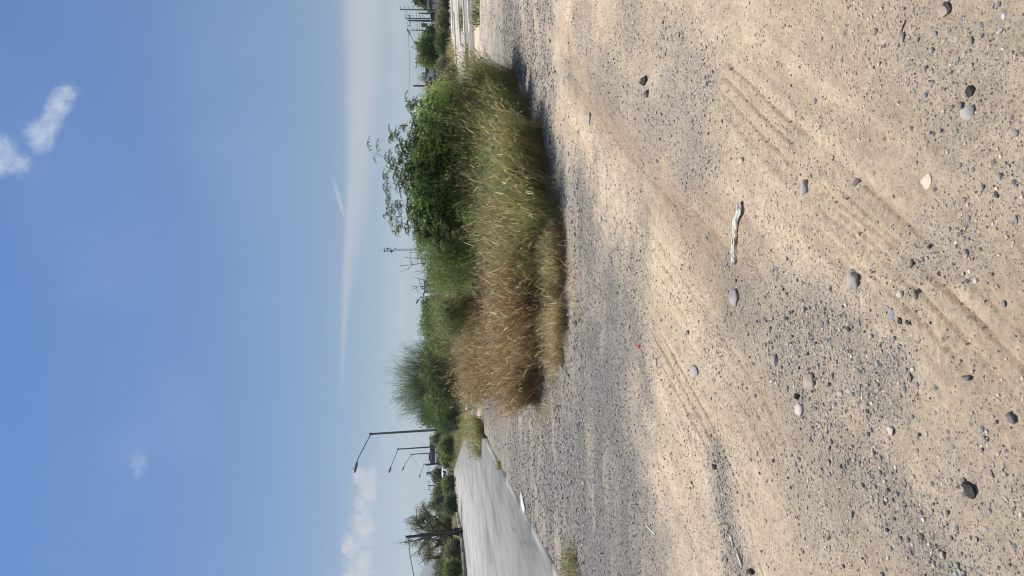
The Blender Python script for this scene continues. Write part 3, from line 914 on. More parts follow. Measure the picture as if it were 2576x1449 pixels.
CL = [
    # label, ix, iy (centre on ground), rx, ry, h, stems, leaves, pals..., seed
    ('green seeding grass clump at the right end of the mass, arching over dark gravel', 1300, 292, 0.80, 1.0, 1.32, 4800, 11500, S_GRN, L_GRN, H_PNK, .55, 1, dict(lean=.42)),
    ('tall green clump with pinkish seed heads, left of the rightmost one', 1322, 365, .95, 1.0, 1.36, 4600, 11000, S_GRN, L_GRN, H_PNK, .6, 2, dict(lean=.5)),
    ('dense green clump with a brown foot, right of the mixed green and straw clump', 1345, 420, .9, .9, 1.15, 3900, 9500, S_GRN, L_GRN, H_PNK, .4, 3, dict(lean=.6)),
    ('mixed green and straw clump with curled pale leaves, in front of the leafy bush', 1362, 500, .95, .85, 1.14, 2600, 8000, S_MID, L_MID, H_STR, .25, 4, dict(lean=.6)),
    ('mixed straw clump sprawling thin stalks onto the gravel, right of the bleached tuft', 1388, 600, .8, .7, 1.02, 2400, 8000, S_MID, L_MID, H_STR, .15, 5, dict(lean=.6)),
    ('brown clump with pale curled leaves, directly behind the bleached tuft', 1384, 700, .85, .75, 1.05, 2600, 8500, S_BRN, L_BRN, H_STR, .12, 6, dict(lean=.55)),
    ('rusty brown clump holding white litter at its foot', 1372, 805, .85, .8, 1.05, 2600, 8500, S_BRN, L_BRN, H_STR, .12, 7, dict(lean=.55)),
    ('brown clump standing upright left of the white litter', 1364, 868, .7, .8, 1.02, 2200, 7000, S_BRN, L_BRN, H_STR, .15, 8, dict(lean=.6)),
    ('leftmost brown clump of the mass, spilling onto the grey gravel', 1360, 925, .5, .7, .88, 1800, 5500, S_BRN, L_BRN, H_STR, .2, 9, dict(lean=.6)),
    ('straw clump at the back left corner of the mass', 1268, 890, .9, 1.6, 1.15, 2600, 6000, S_BRN, L_BRN, H_STR, .35, 10, dict(lean=.6)),
    ('pale brown clump behind the rusty one, its top against the green hedge', 1262, 850, 1.4, 1.3, 1.78, 3000, 7500, S_BRN, L_BRN, H_STR, .3, 11, dict(lean=.4)),
    ('tall grey green clump behind the brown ones, below the radio mast', 1262, 720, 1.5, 1.3, 2.05, 3200, 8500, S_MID, L_MID, H_STR, .3, 12, dict(lean=.35)),
    ('tall khaki clump with dead twigs above it, left of the leafy bush', 1272, 640, 1.1, 1.1, 2.05, 2600, 7500, S_MID, L_MID, H_STR, .3, 13, dict(lean=.35)),
    ('green grey clump between the brown clump and the retama tree', 1250, 925, .6, 1.2, 1.0, 1500, 4500, S_MID, L_GRN, H_STR, .1, 14, dict(lean=.6)),
]
for (lab, ix, iy, rx, ry, h, ns, nl, sp, lpal, hp, hf, sd, kw) in CL:
    x, y = clump_at(ix, iy)
    grass_clump(lab, x, y, rx, ry, h, ns, nl, sp, lpal, hp, hf, sd, **kw)
x, y = clump_at(1425, 745)
grass_clump('low bleached straw tuft at the front of the mass, leaning onto the gravel', x, y + .25, .85, .35, .42, 4600, 3200, [(4, STRAW), (1, PALE), (3, KHAKI), (2, BROWN)], [(3, STRAW), (1, PALE), (2, KHAKI), (1, BROWN)], H_STR, .03, 31, lean=1.25, leaf_len=.14, wid=.0035, tuss=22)
x, y = clump_at(1415, 640)
grass_clump('thin sprawling green tuft at the gravel edge right of the bleached tuft', x, y, .5, .25, .36, 700, 1800, S_MID, L_MID, H_STR, .05, 32, lean=.9, leaf_len=.12, wid=.004)
x, y = clump_at(1208, 1092)
grass_clump('rounded olive grass tuft at the corner of the concrete road', x, y, 0.62, 2.0, .95, 2600, 5200, S_MID, L_MID, H_STR, .1, 33, lean=.9, wid=.010)
x, y = clump_at(1450, 1447)
grass_clump('small weedy tuft beside the road lip at the photo edge', x, y, .35, .3, .26, 260, 500, S_MID, L_MID, H_STR, .05, 34, lean=1.0, wid=.005, leaf_len=.1)
x, y = clump_at(1260, 1183)
grass_clump('tiny tuft growing in the joint of the road lip', x + .1, y, .14, .12, .2, 120, 200, S_MID, L_MID, H_STR, .0, 35, lean=.8, wid=.006, leaf_len=.08, tuss=4)
for i, (ix, iy, lab) in enumerate([(1201, 4, 'low green weed patch at the upper right edge of the gravel'), (1163, 42, 'dark green weed growing through the pale concrete yard'), (1176, 148, 'small weed at the yard edge by the green clump')]):
    x, y = clump_at(ix, iy)
    sc = [.6, .8, .5][i]
    grass_clump(lab, x, y, 1.5 * sc, .9 * sc, .55 * sc, 170, 420, [(3, GREEN), (2, DEEP), (2, OLIVE)], [(3, GREEN), (2, DEEP), (2, OLIVE)], H_STR, .0, 36 + i, lean=1.0, wid=.016, leaf_len=.26, cat='weed', tuss=7)


# ------------------------------------------------------------------ branching plants
def branch_path(p, d, L, r, n=6, wob=.18, grav=0.0, up=0.0):
    P = [np.array(p, float)]; d = np.array(d, float) / np.linalg.norm(d)
    for k in range(n):
        d = d + r.normal(0, wob, 3) + np.array([0, 0, up - grav * (k / n)])
        d /= np.linalg.norm(d); P.append(P[-1] + d * L / n)
    return np.array(P), d


def grow(acc, p, d, L, rad, depth, r, kids=(3, 5), shrink=.68, wob=.16, spread=.8, ends=None, up=.03, grav=0.0, sides=6):
    P, dl = branch_path(p, d, L, r, 6, wob, grav, up)
    rr = np.linspace(rad, rad * .55, len(P))
    acc.add(*tube(P, rr, sides if depth > 1 else 4, cap=False))
    if depth <= 1:
        ends.append(P[2:])
    if depth == 0: return
    k = r.integers(kids[0], kids[1] + 1)
    for j in range(k):
        u = r.uniform(.35, 1.0) if j else 1.0
        q = P[min(len(P) - 1, int(u * (len(P) - 1)))]
        nd_ = dl + r.normal(0, spread, 3); nd_[2] = nd_[2] * .7 + .15
        grow(acc, q, nd_, L * shrink * r.uniform(.75, 1.15), rad * .55, depth - 1, r, kids, shrink, wob, spread, ends, up, grav, sides)


def leaf_quads(acc, p, d, L, w, col, r):
    """one diamond leaf per point"""
    n = len(p)
    d = d / (np.linalg.norm(d, axis=1)[:, None] + 1e-9)
    s = np.cross(d, r.normal(size=(n, 3))); s /= np.linalg.norm(s, axis=1)[:, None] + 1e-9
    V = np.stack([p, p + d * (L * .5)[:, None] + s * (w * .5)[:, None], p + d * L[:, None], p + d * (L * .5)[:, None] - s * (w * .5)[:, None]], 1)
    Qd = (np.arange(n) * 4)[:, None] + np.arange(4)[None]
    acc.add(V.reshape(-1, 3), Qd, None, np.repeat(col, 4, 0))


def lobes_points(r, lobes, n, shell=.55):
    """points inside a union of ellipsoids, most of them towards the outside, clumped"""
    vol = np.array([a * b * c for _, (a, b, c) in lobes]); vol = vol ** .75; vol /= vol.sum()
    li = r.choice(len(lobes), n, p=vol)
    u = r.normal(size=(n, 3)); u /= np.linalg.norm(u, axis=1)[:, None]
    q = (shell + (1 - shell) * r.random(n)) * (1 + .16 * (vnoise(u[:, 0] * 4 + li * 3.1, u[:, 1] * 4 + u[:, 2] * 3, 3) - .5) * 2)
    c = np.array([l[0] for l in lobes])[li]; s = np.array([l[1] for l in lobes])[li]
    P = c + u * s * q[:, None]
    return P, u, li


def leafy_crown(r, lobes, n, L, w, pal, droop=.2, per=5, spray=.12, mat=None, parent=None, name='crown', shell=.5, gain=1.45):
    pal = [(a_, (1.07 * gain * c_[0], gain * c_[1], 1.18 * gain * c_[2])) for a_, c_ in pal]
    P, u, li = lobes_points(r, lobes, n, shell)
    keep = vnoise(P[:, 0] * 1.9 / max(.4, spray * 6) + 5, P[:, 2] * 2.3 / max(.4, spray * 6) + P[:, 1] * .7, 4) > .24
    keep &= P[:, 2] > .02
    P = P[keep]; u = u[keep]; n = len(P)
    tone = (.72 + .65 * vnoise(P[:, 0] * 1.3 + 9, P[:, 2] * 1.5 + P[:, 1], 6))[:, None]
    acc = Acc()
    for k in range(per):
        d = u * .55 + r.normal(0, .65, (n, 3)); d[:, 2] += .1 - droop
        off = r.normal(0, spray * .5, (n, 3))
        leaf_quads(acc, P + off, d, L * r.uniform(.6, 1.4, n), w * r.uniform(.6, 1.3, n), pick(r, pal, n, .25) * tone, r)
    return acc.build(name, mat or M_VEG, parent)


def bush(name, label, cat, loc, lobes, n, L, w, pal, seed, per=5, spray=.12, droop=.2, stems=7, stem_h=None, group=None, shell=.5, stem_r=.02, gain=1.45):
    r = np.random.default_rng(seed)
    t = thing(name, label, cat, loc, group)
    a = Acc()
    for k in range(stems):
        c, s = lobes[k % len(lobes)]
        tip = np.array(c) + r.normal(0, .35, 3) * np.array(s)
        b = np.array([c[0] * .4 + r.normal(0, .1), c[1] * .4 + r.normal(0, .1), -.03])
        mid = (b + tip) / 2 + r.normal(0, .12, 3) * np.linalg.norm(tip - b)
        ts = np.linspace(0, 1, 8)[:, None]
        Pp = b * (1 - ts) ** 2 + 2 * mid * ts * (1 - ts) + tip * ts ** 2
        a.add(*tube(Pp, np.linspace(stem_r, stem_r * .35, 8), 5))
        for j in range(4):
            q = Pp[r.integers(3, 8)]; dd = r.normal(size=3); dd[2] = abs(dd[2])
            P2, _ = branch_path(q, dd, np.linalg.norm(s) * .5, r, 5, .2)
            a.add(*tube(P2, np.linspace(stem_r * .4, stem_r * .15, 6), 4))
    a.build('stems', M_BARK, t)
    leafy_crown(r, lobes, n, L, w, pal, droop, per, spray, parent=t, shell=shell, name='foliage', gain=gain)
    return t


def lobe_px(base, ix, iy, d, rpx_w, rpx_h, depth):
    """ellipsoid given by where its middle stands and its size, relative to a base point"""
    c = W(ix, iy, d) - np.array(base)
    return (tuple(c), (rpx_w * d / FPX, depth, rpx_h * d / FPX))


PG = [(3, (.060, .095, .030)), (3, (.085, .120, .040)), (1.5, (.12, .15, .05)), (1, (.15, .15, .07))]
PDK = [(3, (.040, .065, .026)), (2, (.060, .085, .034)), (1, (.09, .11, .045))]
PGR = [(3, (.10, .115, .060)), (2, (.13, .135, .075)), (1, (.18, .165, .10)), (1, (.07, .09, .04))]
PLIME = [(2, (.14, .19, .045)), (2, (.10, .15, .04)), (1, (.07, .11, .03))]

# the leafy bushes behind the grass
d = 14.2
b0 = W(1108, 300, d); b0[2] = 0
t = bush('leafy_bush', 'dark green fine leaved bush with rounded top, right end of the hedge', 'bush', tuple(b0),
         [lobe_px(b0, 1095, 290, d, 62, 52, .8), lobe_px(b0, 1085, 345, d, 70, 50, .9), lobe_px(b0, 1120, 250, d, 45, 45, .7), lobe_px(b0, 1125, 330, d, 80, 60, .8), lobe_px(b0, 1165, 320, d, 110, 60, .6)], 7500, .055, .014, PG, 51, per=5, spray=.10, gain=2.2)
b1 = W(1108, 440, 13.6); b1[2] = 0
bush('leafy_bush', 'mid green bush with black stems showing, under the tall feathery sprigs', 'bush', tuple(b1),
     [lobe_px(b1, 1080, 420, 13.6, 75, 55, .8), lobe_px(b1, 1085, 490, 13.6, 70, 52, .8), lobe_px(b1, 1125, 450, 13.6, 90, 60, .7), lobe_px(b1, 1170, 460, 13.6, 100, 60, .6)], 8000, .06, .014, [(3, (.065, .10, .032)), (2, (.09, .13, .04)), (1, (.14, .18, .05)), (1, (.11, .12, .06))], 52, per=5, spray=.10, gain=4.0, stems=10, stem_r=.016)
b2 = W(1108, 590, 14.5); b2[2] = 0
bush('leafy_bush', 'grey green bush with pale twigs, left part of the hedge below the bare sprigs', 'bush', tuple(b2),
     [lobe_px(b2, 1082, 560, 14.5, 60, 45, .8), lobe_px(b2, 1090, 615, 14.5, 55, 42, .8), lobe_px(b2, 1130, 590, 14.5, 85, 50, .7), lobe_px(b2, 1118, 680, 14.8, 60, 36, .7), lobe_px(b2, 1165, 620, 14.5, 110, 50, .6), lobe_px(b2, 1095, 530, 14.2, 60, 55, .8)], 11000, .055, .015, PG + [(2, (.05, .075, .03)), (1, (.12, .13, .07))], 53, per=5, spray=.10, gain=1.75, stems=12, stem_r=.016)


b3 = W(1110, 740, 17.8); b3[2] = 0
bush('leafy_bush', 'low grey green bush behind the tall khaki clumps, ending the hedge on the left', 'bush', tuple(b3),
     [lobe_px(b3, 1105, 690, 17.8, 50, 32, .8), lobe_px(b3, 1112, 750, 17.8, 55, 30, .8), lobe_px(b3, 1118, 805, 17.8, 45, 28, .8), lobe_px(b3, 1140, 745, 17.8, 110, 40, .7)], 6000, .06, .016, PG + PGR, 54, per=5, spray=.11, stems=10, stem_r=.014, gain=1.6)


# tall feathery sprigs of the shrub behind
def feather_shrub(label, base, sprigs, seed, leaf=.22, pal=None):
    r = np.random.default_rng(seed)
    t = thing('feathery_shrub', label, 'shrub', tuple(base))
    wood = Acc(); lv = Acc()
    base = np.array(base)
    for tip, bend in sprigs:
        tip = np.array(tip) - base
        b = np.array([tip[0] - .55 + r.normal(0, .15), r.normal(0, .15), .3])
        ts = np.linspace(0, 1, 14)[:, None]
        mid = b * .5 + tip * .5; mid = mid + np.array([-.16 + bend * .3, r.normal(0, .1), .18])
        P = b * (1 - ts) ** 2 + 2 * mid * ts * (1 - ts) + tip * ts ** 2
        wood.add(*tube(P, np.linspace(.011, .003, 14), 5))
        # alternate drooping bipinnate leaves along the upper part
        Ls = np.linalg.norm(np.diff(P, axis=0), axis=1).sum()
        for k in range(int(12 + 8 * Ls)):
            u = .42 + .58 * r.random(); i = min(12, int(u * 13)); q = P[i] + (P[i + 1] - P[i]) * (u * 13 - i)
            az = r.uniform(0, 2 * PI)
            lf = leaf * r.uniform(.55, 1.15) * (1.15 - .5 * (u - .42))
            rp, _ = strips(np.array([q]), np.array([az]), np.array([r.uniform(.4, 1.0)]), np.array([r.uniform(1.7, 2.5)]), np.array([lf]), np.array([.004]), 6, 1.0, r=r)
            pth = (rp[0, :, 0] + rp[0, :, 1]) / 2
            c0 = pick(r, pal or [(3, (.045, .075, .03)), (2, (.07, .10, .035)), (1, (.12, .15, .05))], 1)[0]
            add_strips(lv, rp, c0[None])
            # pinnae in pairs, hanging
            for j in range(1, 7):
                for sgn in (-1, 1):
                    a3 = az + sgn * r.uniform(.7, 1.2)
                    pl = lf * .42 * (1.1 - .09 * j) * r.uniform(.7, 1.2)
                    VV, _ = strips(pth[[j]], np.array([a3]), np.array([r.uniform(1.3, 1.8)]), np.array([r.uniform(2.2, 2.9)]), np.array([pl * 1.15]), np.array([.030]), 3, 1.0, r=r)
                    add_strips(lv, VV, c0[None] * r.uniform(.8, 1.2))
    wood.build('stems', M_BARK, t); lv.build('leaves', M_VEG, t)
    return t


ds = 13.2
fb = W(1108, 420, ds); fb[2] = 0
tips = [(935, 383, .1), (975, 410, .0), (985, 340, .15), (968, 452, -.1), (1000, 372, .1), (1005, 470, -.05), (975, 500, -.1), (970, 540, -.15), (985, 560, -.2), (1015, 440, .05), (1020, 400, .1), (1012, 350, .1), (1025, 510, -.05), (1010, 310, .2), (1018, 255, .2), (1030, 285, .15), (1000, 395, 0), (1010, 425, .1), (1005, 540, -.1), (1030, 335, .1), (1035, 470, 0), (990, 425, .08), (1000, 455, .0), (1025, 372, .1), (1030, 530, -.1)]
feather_shrub('tall feathery shrub whose dark drooping leaf sprigs stand out against the sky', fb, [(W(a, b, ds + random.uniform(-.5, .5)), bb) for a, b, bb in tips], 61, .30)


def bare_shrub(label, base, sprigs, seed):
    r = np.random.default_rng(seed); base = np.array(base); t = None
    a = Acc()
    for tip in sprigs:
        tip = np.array(tip) - base
        b = np.array([tip[0] * .5, 0, 0]); ts = np.linspace(0, 1, 10)[:, None]
        P = b * (1 - ts) + tip * ts + np.sin(ts * 7 + r.random() * 6) * .04 * np.array([1, .3, .2])
        a.add(*tube(P, np.linspace(.012, .004, 10), 5))
        for k in range(9):
            q = P[r.integers(4, 10)]; dd = np.array([r.normal(0, .8), r.normal(0, .4), r.uniform(.1, 1.0)])
            P2, _ = branch_path(q, dd, r.uniform(.12, .32), r, 4, .25)
            a.add(*tube(P2, np.linspace(.005, .0025, 5), 4))
    o = a.build('bare_shrub', M_BARK); o.location = base
    return tag(o, label, 'shrub')


bs = W(1108, 665, 14.6); bs[2] = 0
bare_shrub('leafless grey shrub with forked twigs above the hedge, left of the radio mast', bs, [W(a, b, 14.6) for a, b in [(1003, 664), (1018, 645), (1040, 682)]], 62)
bs2 = W(1108, 720, 15.2); bs2[2] = 0
bare_shrub('thin dry shrub with arching twigs in front of the grey wall', bs2, [W(a, b, 15.2) for a, b in [(1048, 718), (1055, 700)]], 63)


# ------------------------------------------------------------------ trees
def retama(label, loc, hgt, wid, n, seed, pal):
    """fine, wispy, upswept green tree"""
    r = np.random.default_rng(seed); t = thing('retama_tree', label, 'tree', loc)
    wood = Acc(); ends = []
    for k in range(7):
        a = r.uniform(0, 2 * PI); dv = np.array([math.cos(a) * .55, math.sin(a) * .4, 1.0])
        grow(wood, (r.normal(0, .1), r.normal(0, .1), -.05), dv, hgt * .42, .07, 3, r, (3, 4), .66, .12, .55, ends, .10)
    wood.build('trunk', M_BARK, t)
    lobes = [((wid * .0, 0, hgt * .45), (wid * .45, wid * .38, hgt * .40)), ((-wid * .25, 0, hgt * .34), (wid * .27, wid * .3, hgt * .33)), ((wid * .27, 0, hgt * .33), (wid * .26, wid * .3, hgt * .32))]
    Pp, u, li = lobes_points(r, lobes, n, .25)
    Pp = Pp[Pp[:, 2] > .1]; n = len(Pp)
    c0 = np.array([0, 0, hgt * .1])
    az = np.arctan2(Pp[:, 1], Pp[:, 0]) + r.normal(0, .5, n)
    upness = np.clip(Pp[:, 2] / hgt, 0, 1)
    th0 = np.where(upness > .45, r.uniform(.0, .6, n), r.uniform(.3, 1.1, n)); th1 = th0 + r.normal(.25, .4, n) + np.where(upness < .4, .9, 0)
    L = hgt * r.uniform(.07, .15, n) * (1 + 1.5 * (upness > .55) * r.random(n) ** 2)
    tone = (.7 + .6 * vnoise(Pp[:, 0] * .9 + 4, Pp[:, 2] * .9 + Pp[:, 1] * .5, 5))[:, None]
    acc = Acc(); VV, P = strips(Pp, az, th0, th1, L, np.full(n, .020), 4, 1.2, r=r)
    col = pick(r, pal, n) * tone
    add_strips(acc, VV, col)
    for k in range(3):   # side streamers
        q = P[:, 1 + k]; VV2, _ = strips(q, az + r.normal(0, 1.2, n), r.uniform(.3, 1.2, n), r.uniform(1.0, 2.2, n), L * .6, np.full(n, .017), 3, 1.0, r=r)
        add_strips(acc, VV2, col * r.uniform(.8, 1.2))
    acc.build('crown', M_VEG, t)
    return t


dR = 56.0
rb = W(1114, 962, dR); rb[2] = -.1
retama('tall wispy retama tree with upswept green streamers beside the first lamp post', tuple(rb), 5.7, 6.4, 6500, 71, [(3, (.085, .12, .055)), (2, (.115, .15, .065)), (1, (.06, .085, .04))])
b = W(1114, 1000, 53.0); b[2] = -.1
bush('mesquite_shrub', 'lime tinted mesquite shrub drooping at the foot of the retama tree', 'shrub', tuple(b),
     [lobe_px(b, 1085, 930, 53, 55, 32, 1.6), lobe_px(b, 1105, 1000, 53, 52, 38, 1.6), lobe_px(b, 1092, 890, 53, 45, 30, 1.5), lobe_px(b, 1125, 950, 53, 80, 40, 1.6)], 3000, .20, .06, [(2, (.075, .10, .032)), (2, (.055, .08, .028)), (1, (.10, .13, .045))], 72, per=5, spray=.3, droop=.6, stem_r=.05)
b = W(1115, 1050, 58); b[2] = -.1
bush('mesquite_shrub', 'dark shrub right behind the first lamp post', 'shrub', tuple(b),
     [lobe_px(b, 1095, 1050, 58, 30, 42, 1.4), lobe_px(b, 1120, 1060, 58, 34, 34, 1.4), lobe_px(b, 1118, 1025, 57, 30, 42, 1.4)], 2400, .18, .06, PDK, 73, per=5, spray=.3, stem_r=.05)
b = W(1113, 815, 44); b[2] = -.1
bush('mesquite_shrub', 'dark green shrub closing the gap between hedge and retama tree', 'shrub', tuple(b),
     [lobe_px(b, 1085, 815, 44, 45, 26, 1.4), lobe_px(b, 1110, 840, 44, 50, 35, 1.4), lobe_px(b, 1105, 780, 44, 40, 22, 1.4)], 3000, .15, .05, PG, 74, per=5, spray=.25, stem_r=.05)
bs3 = W(1113, 840, 46); bs3[2] = 0
bare_shrub('thin bare branches rising left of the dark green shrub', bs3, [W(a, b_, 46) for a, b_ in [(1032, 858), (1040, 845), (1045, 836), (1038, 868)]], 64)
b = W(1112, 772, 105); b[2] = -.1
bush('distant_tree', 'round dark tree beside the distant street lamp', 'tree', tuple(b),
     [lobe_px(b, 1080, 765, 105, 16, 17, 1.6), lobe_px(b, 1084, 785, 105, 16, 16, 1.6), lobe_px(b, 1095, 775, 105, 26, 18, 1.6)], 1800, .28, .12, PDK, 75, per=4, spray=.4, stem_r=.08)

# fork trunked tree on the left
dT = 69.0
tb = W(1122, 1341, dT); tb[2] = -.1
t = thing('mesquite_tree', 'open crowned mesquite tree with a forked dark trunk beside the road kerb', 'tree', tuple(tb))
r = np.random.default_rng(81); wood = Acc(); ends = []
P, dl = branch_path((0, 0, -.2), (0, 0, 1), 1.1, r, 5, .05); wood.add(*tube(P, np.linspace(.40, .33, len(P)), 10))
fk = P[-1]
for dv, L in (((-.75, .1, .9), 2.2), ((.35, 0, 1.0), 2.2), ((.8, .3, .85), 2.0), ((-1.25, -.3, .75), 2.4), ((-.2, .4, 1.1), 2.3)):
    grow(wood, fk + r.normal(0, .06, 3), dv, L, .17, 3, r, (3, 4), .74, .16, .75, ends, .05, .05)
wood.build('trunk', M_BARK, t)
cr = Acc()
for e in ends:
    m_ = 15
    q = e[r.integers(0, len(e), m_)] + r.normal(0, .14, (m_, 3))
    k = q[:, 2] > 1.2; q = q[k]; m_ = len(q)
    if m_ == 0: continue
    for _ in range(3):
        dd = r.normal(0, .6, (m_, 3)); dd[:, 2] -= .45
        leaf_quads(cr, q + r.normal(0, .08, (m_, 3)), dd, r.uniform(.12, .30, m_), r.uniform(.025, .05, m_), pick(r, [(3, (.14, .155, .08)), (2, (.18, .185, .10)), (1, (.10, .12, .06))], m_, .3), r)
cr.build('crown', M_VEG, t)


def small_tree(label, ix, ixtop, iy, d, wpx, seed, pal, n=2200, cat='tree', name='distant_tree', L=.26, w=.11, trunk=True, zb=-.1, lob=4, per=4):
    """tree whose foot is on the ground at distance d and whose top reaches ixtop"""
    r = np.random.default_rng(seed)
    b_ = W(ix, iy, d); b_[2] = zb
    top = W(ixtop, iy, d)[2]; hgt = top - zb; wid = wpx * d / FPX
    t = thing(name, label, cat, tuple(b_))
    wood = Acc(); ends = []
    for k in range(2):
        grow(wood, (r.normal(0, .1), r.normal(0, .1), -.1), (r.normal(0, .3), r.normal(0, .3), 1), hgt * .42, .035 * hgt, 2, r, (2, 4), .6, .12, .7, ends, .06)
    wood.build('trunk', M_BARK, t)
    lobes = []
    for k in range(lob):
        lx = (k + .5) / lob - .5
        hh = hgt * (1 - .55 * abs(lx) * r.uniform(.7, 1.3))
        lobes.append(((lx * wid * .85, r.normal(0, .2) * wid * .3, hh * .60), (wid * .62 / lob * r.uniform(1.0, 1.5), wid * .3, hh * .40)))
    leafy_crown(r, lobes, n, L, w, pal, .25, per, L * 1.3, parent=t, shell=.35)
    return t


TREES = [
    ('bright green dense tree at the right, in front of the utility poles', 1100, 1032, 128, 88, 82, PG + [(2, (.10, .16, .04))], 3600, .24, .10, 5),
    ('dark tree behind the white house at the photo edge', 1098, 1038, 2, 128, 34, PDK, 1600, .4, .2, 3),
    ('low dark tree left of the utility poles, meeting the bright green tree', 1100, 1062, 86, 92, 40, PDK, 1800, .25, .1, 3),
    ('feathery light tree behind the parapet of the grey house', 1102, 1056, 196, 150, 26, [(1, (.14, .18, .09)), (1, (.12, .15, .09))], 700, .5, .12, 3),
    ('dark tree behind the parked white van', 1118, 1086, 1196, 190, 44, PDK, 1600, .5, .25, 4),
    ('bushy tree half way along the far side of the road', 1119, 1083, 1238, 118, 50, PDK + PGR, 1700, .30, .12, 4),
    ('loose tree touching the crown of the forked mesquite', 1119, 1068, 1268, 104, 34, PGR, 1300, .28, .08, 3),
    ('broad dark tree in the row behind the forked mesquite', 1121, 1092, 1330, 112, 80, PGR, 1900, .32, .13, 5),
    ('green tree at the left photo edge in the row behind the road', 1122, 1095, 1425, 100, 90, PGR + PG, 2400, .30, .12, 5),
    ('tree with rounded top in front of the flat roofed building', 1117, 1098, 1130, 100, 60, PG, 2200, .28, .11, 4),
    ('tall narrow tree right of the flat roofed building', 1116, 1082, 1105, 150, 36, PGR + PG, 1500, .4, .16, 3),
]
for i, (lab, ix, top, iy, d, wp, pal, n, L, w, lb) in enumerate(TREES):
    small_tree(lab, ix, top, iy, d, wp, 200 + i, pal, n, L=L, w=w, lob=lb)

SHRUBS = [
    ('grey green shrub in front of the white house', 1099, 1096, 20, 86, 60, PGR, 1500), ('olive shrub between the white house and the bright green tree', 1100, 1092, 62, 84, 60, PGR, 1600),
    ('dark shrub under the bright green tree', 1101, 1092, 112, 82, 60, PDK, 1500), ('olive shrub with a leaning trunk below the grey house', 1102, 1093, 172, 70, 60, PGR, 1800),
    ('green shrub between the grey house and the hedge', 1103, 1082, 222, 62, 60, PG, 2000), ('pale dusty shrub above the green grass clump', 1103, 1108, 200, 52, 70, PGR, 1600),
    ('tuft of reed like shrub by the road bend', 1116, 1100, 1122, 84, 46, PG, 1500), ('low shrub at the foot of the flat roofed building', 1117, 1106, 1160, 120, 36, PGR, 900),
    ('low green shrub on the far roadside, right of the forked mesquite', 1119, 1108, 1222, 100, 50, PG, 1200), ('dark shrub on the far roadside below the loose tree', 1119, 1112, 1272, 88, 50, PDK, 1200),
    ('olive shrub behind the kerb left of the forked mesquite', 1121, 1112, 1390, 66, 66, PGR, 1700), ('leafy shrub behind the kerb at the photo edge', 1122, 1108, 1440, 62, 60, PG, 1700),
]
for i, (lab, ix, top, iy, d, wp, pal, n) in enumerate(SHRUBS):
    small_tree(lab, ix, top, iy, d, wp, 300 + i, pal, n, 'shrub', 'roadside_shrub', .20 * d / 80, .07 * d / 80, lob=4, per=5)


# roadside and yard grass nobody could count
def far_grass(label, areas, pal, seed):
    r = np.random.default_rng(seed); acc = Acc()
    for (P0, P1, wdt, n, h, wb) in areas:
        t_ = r.random(n); cx = P0[0] + (P1[0] - P0[0]) * t_; cy = P0[1] + (P1[1] - P0[1]) * t_
        x = cx + r.normal(0, wdt * .35, n); y = cy + r.normal(0, wdt * .35, n)
        den = fbm(x, y, .35, 3, 4)
        k = (r.random(n) < sstep(.30, .6, den)) & (road_inset(x, y) < -.3); x, y = x[k], y[k]; den = den[k]; m_ = len(x)
        root = np.stack([x, y, np.full(m_, -.12)], -1)
        L = h * r.uniform(.4, 1.15, m_) * (.5 + den)
        VV, _ = strips(root, r.uniform(0, 2 * PI, m_), r.uniform(0, .3, m_), r.uniform(.4, 1.4, m_), L + .1, np.full(m_, wb) * r.uniform(.6, 1.4, m_), 3, 1.2, r=r)
        add_strips(acc, VV, pick(r, pal, m_, .3))
    o = acc.build('grass', M_DRY); o['kind'] = 'stuff'; o['label'] = label
    return o


def gx(ix, iy): return G(ix, iy)[:2]


def strays():
    r = np.random.default_rng(44); acc = Acc()
    line = [G(a, b)[:2] for a, b in ((1300, 170), (1330, 250), (1362, 330), (1395, 420), (1410, 520), (1428, 620), (1448, 700), (1450, 800), (1430, 880), (1400, 940), (1392, 1010), (1360, 1045), (1300, 1040))]
    n = 2600; k = r.integers(0, len(line) - 1, n); t_ = r.random(n)
    A = np.array(line)[k]; B = np.array(line)[k + 1]; Pm = A + (B - A) * t_[:, None] + r.normal(0, .16, (n, 2)) + np.array([0, .05])
    keep = r.random(n) < sstep(.35, .65, fbm(Pm[:, 0], Pm[:, 1], 2.2, 3, 2)) + .08
    Pm = Pm[keep]; n = len(Pm); z = hz(Pm[:, 0], Pm[:, 1])
    flat = r.random(n) < .6
    VV, _ = strips(np.c_[Pm, z + .004], r.uniform(0, 2 * PI, n), np.where(flat, r.uniform(1.25, 1.5, n), r.uniform(.1, .8, n)), np.where(flat, r.uniform(1.4, 1.65, n), r.uniform(.8, 1.8, n)), r.uniform(.08, .32, n), r.uniform(.003, .007, n), 3, 1.0, r=r)
    add_strips(acc, VV, pick(r, [(3, STRAW), (2, KHAKI), (2, BROWN), (1, PALE), (1, OLIVE)], n, .3))
    o = acc.build('grass_litter', M_DRY); o['kind'] = 'stuff'; o['label'] = 'stray stalks and fallen straw along the foot of the grass mass'


strays()


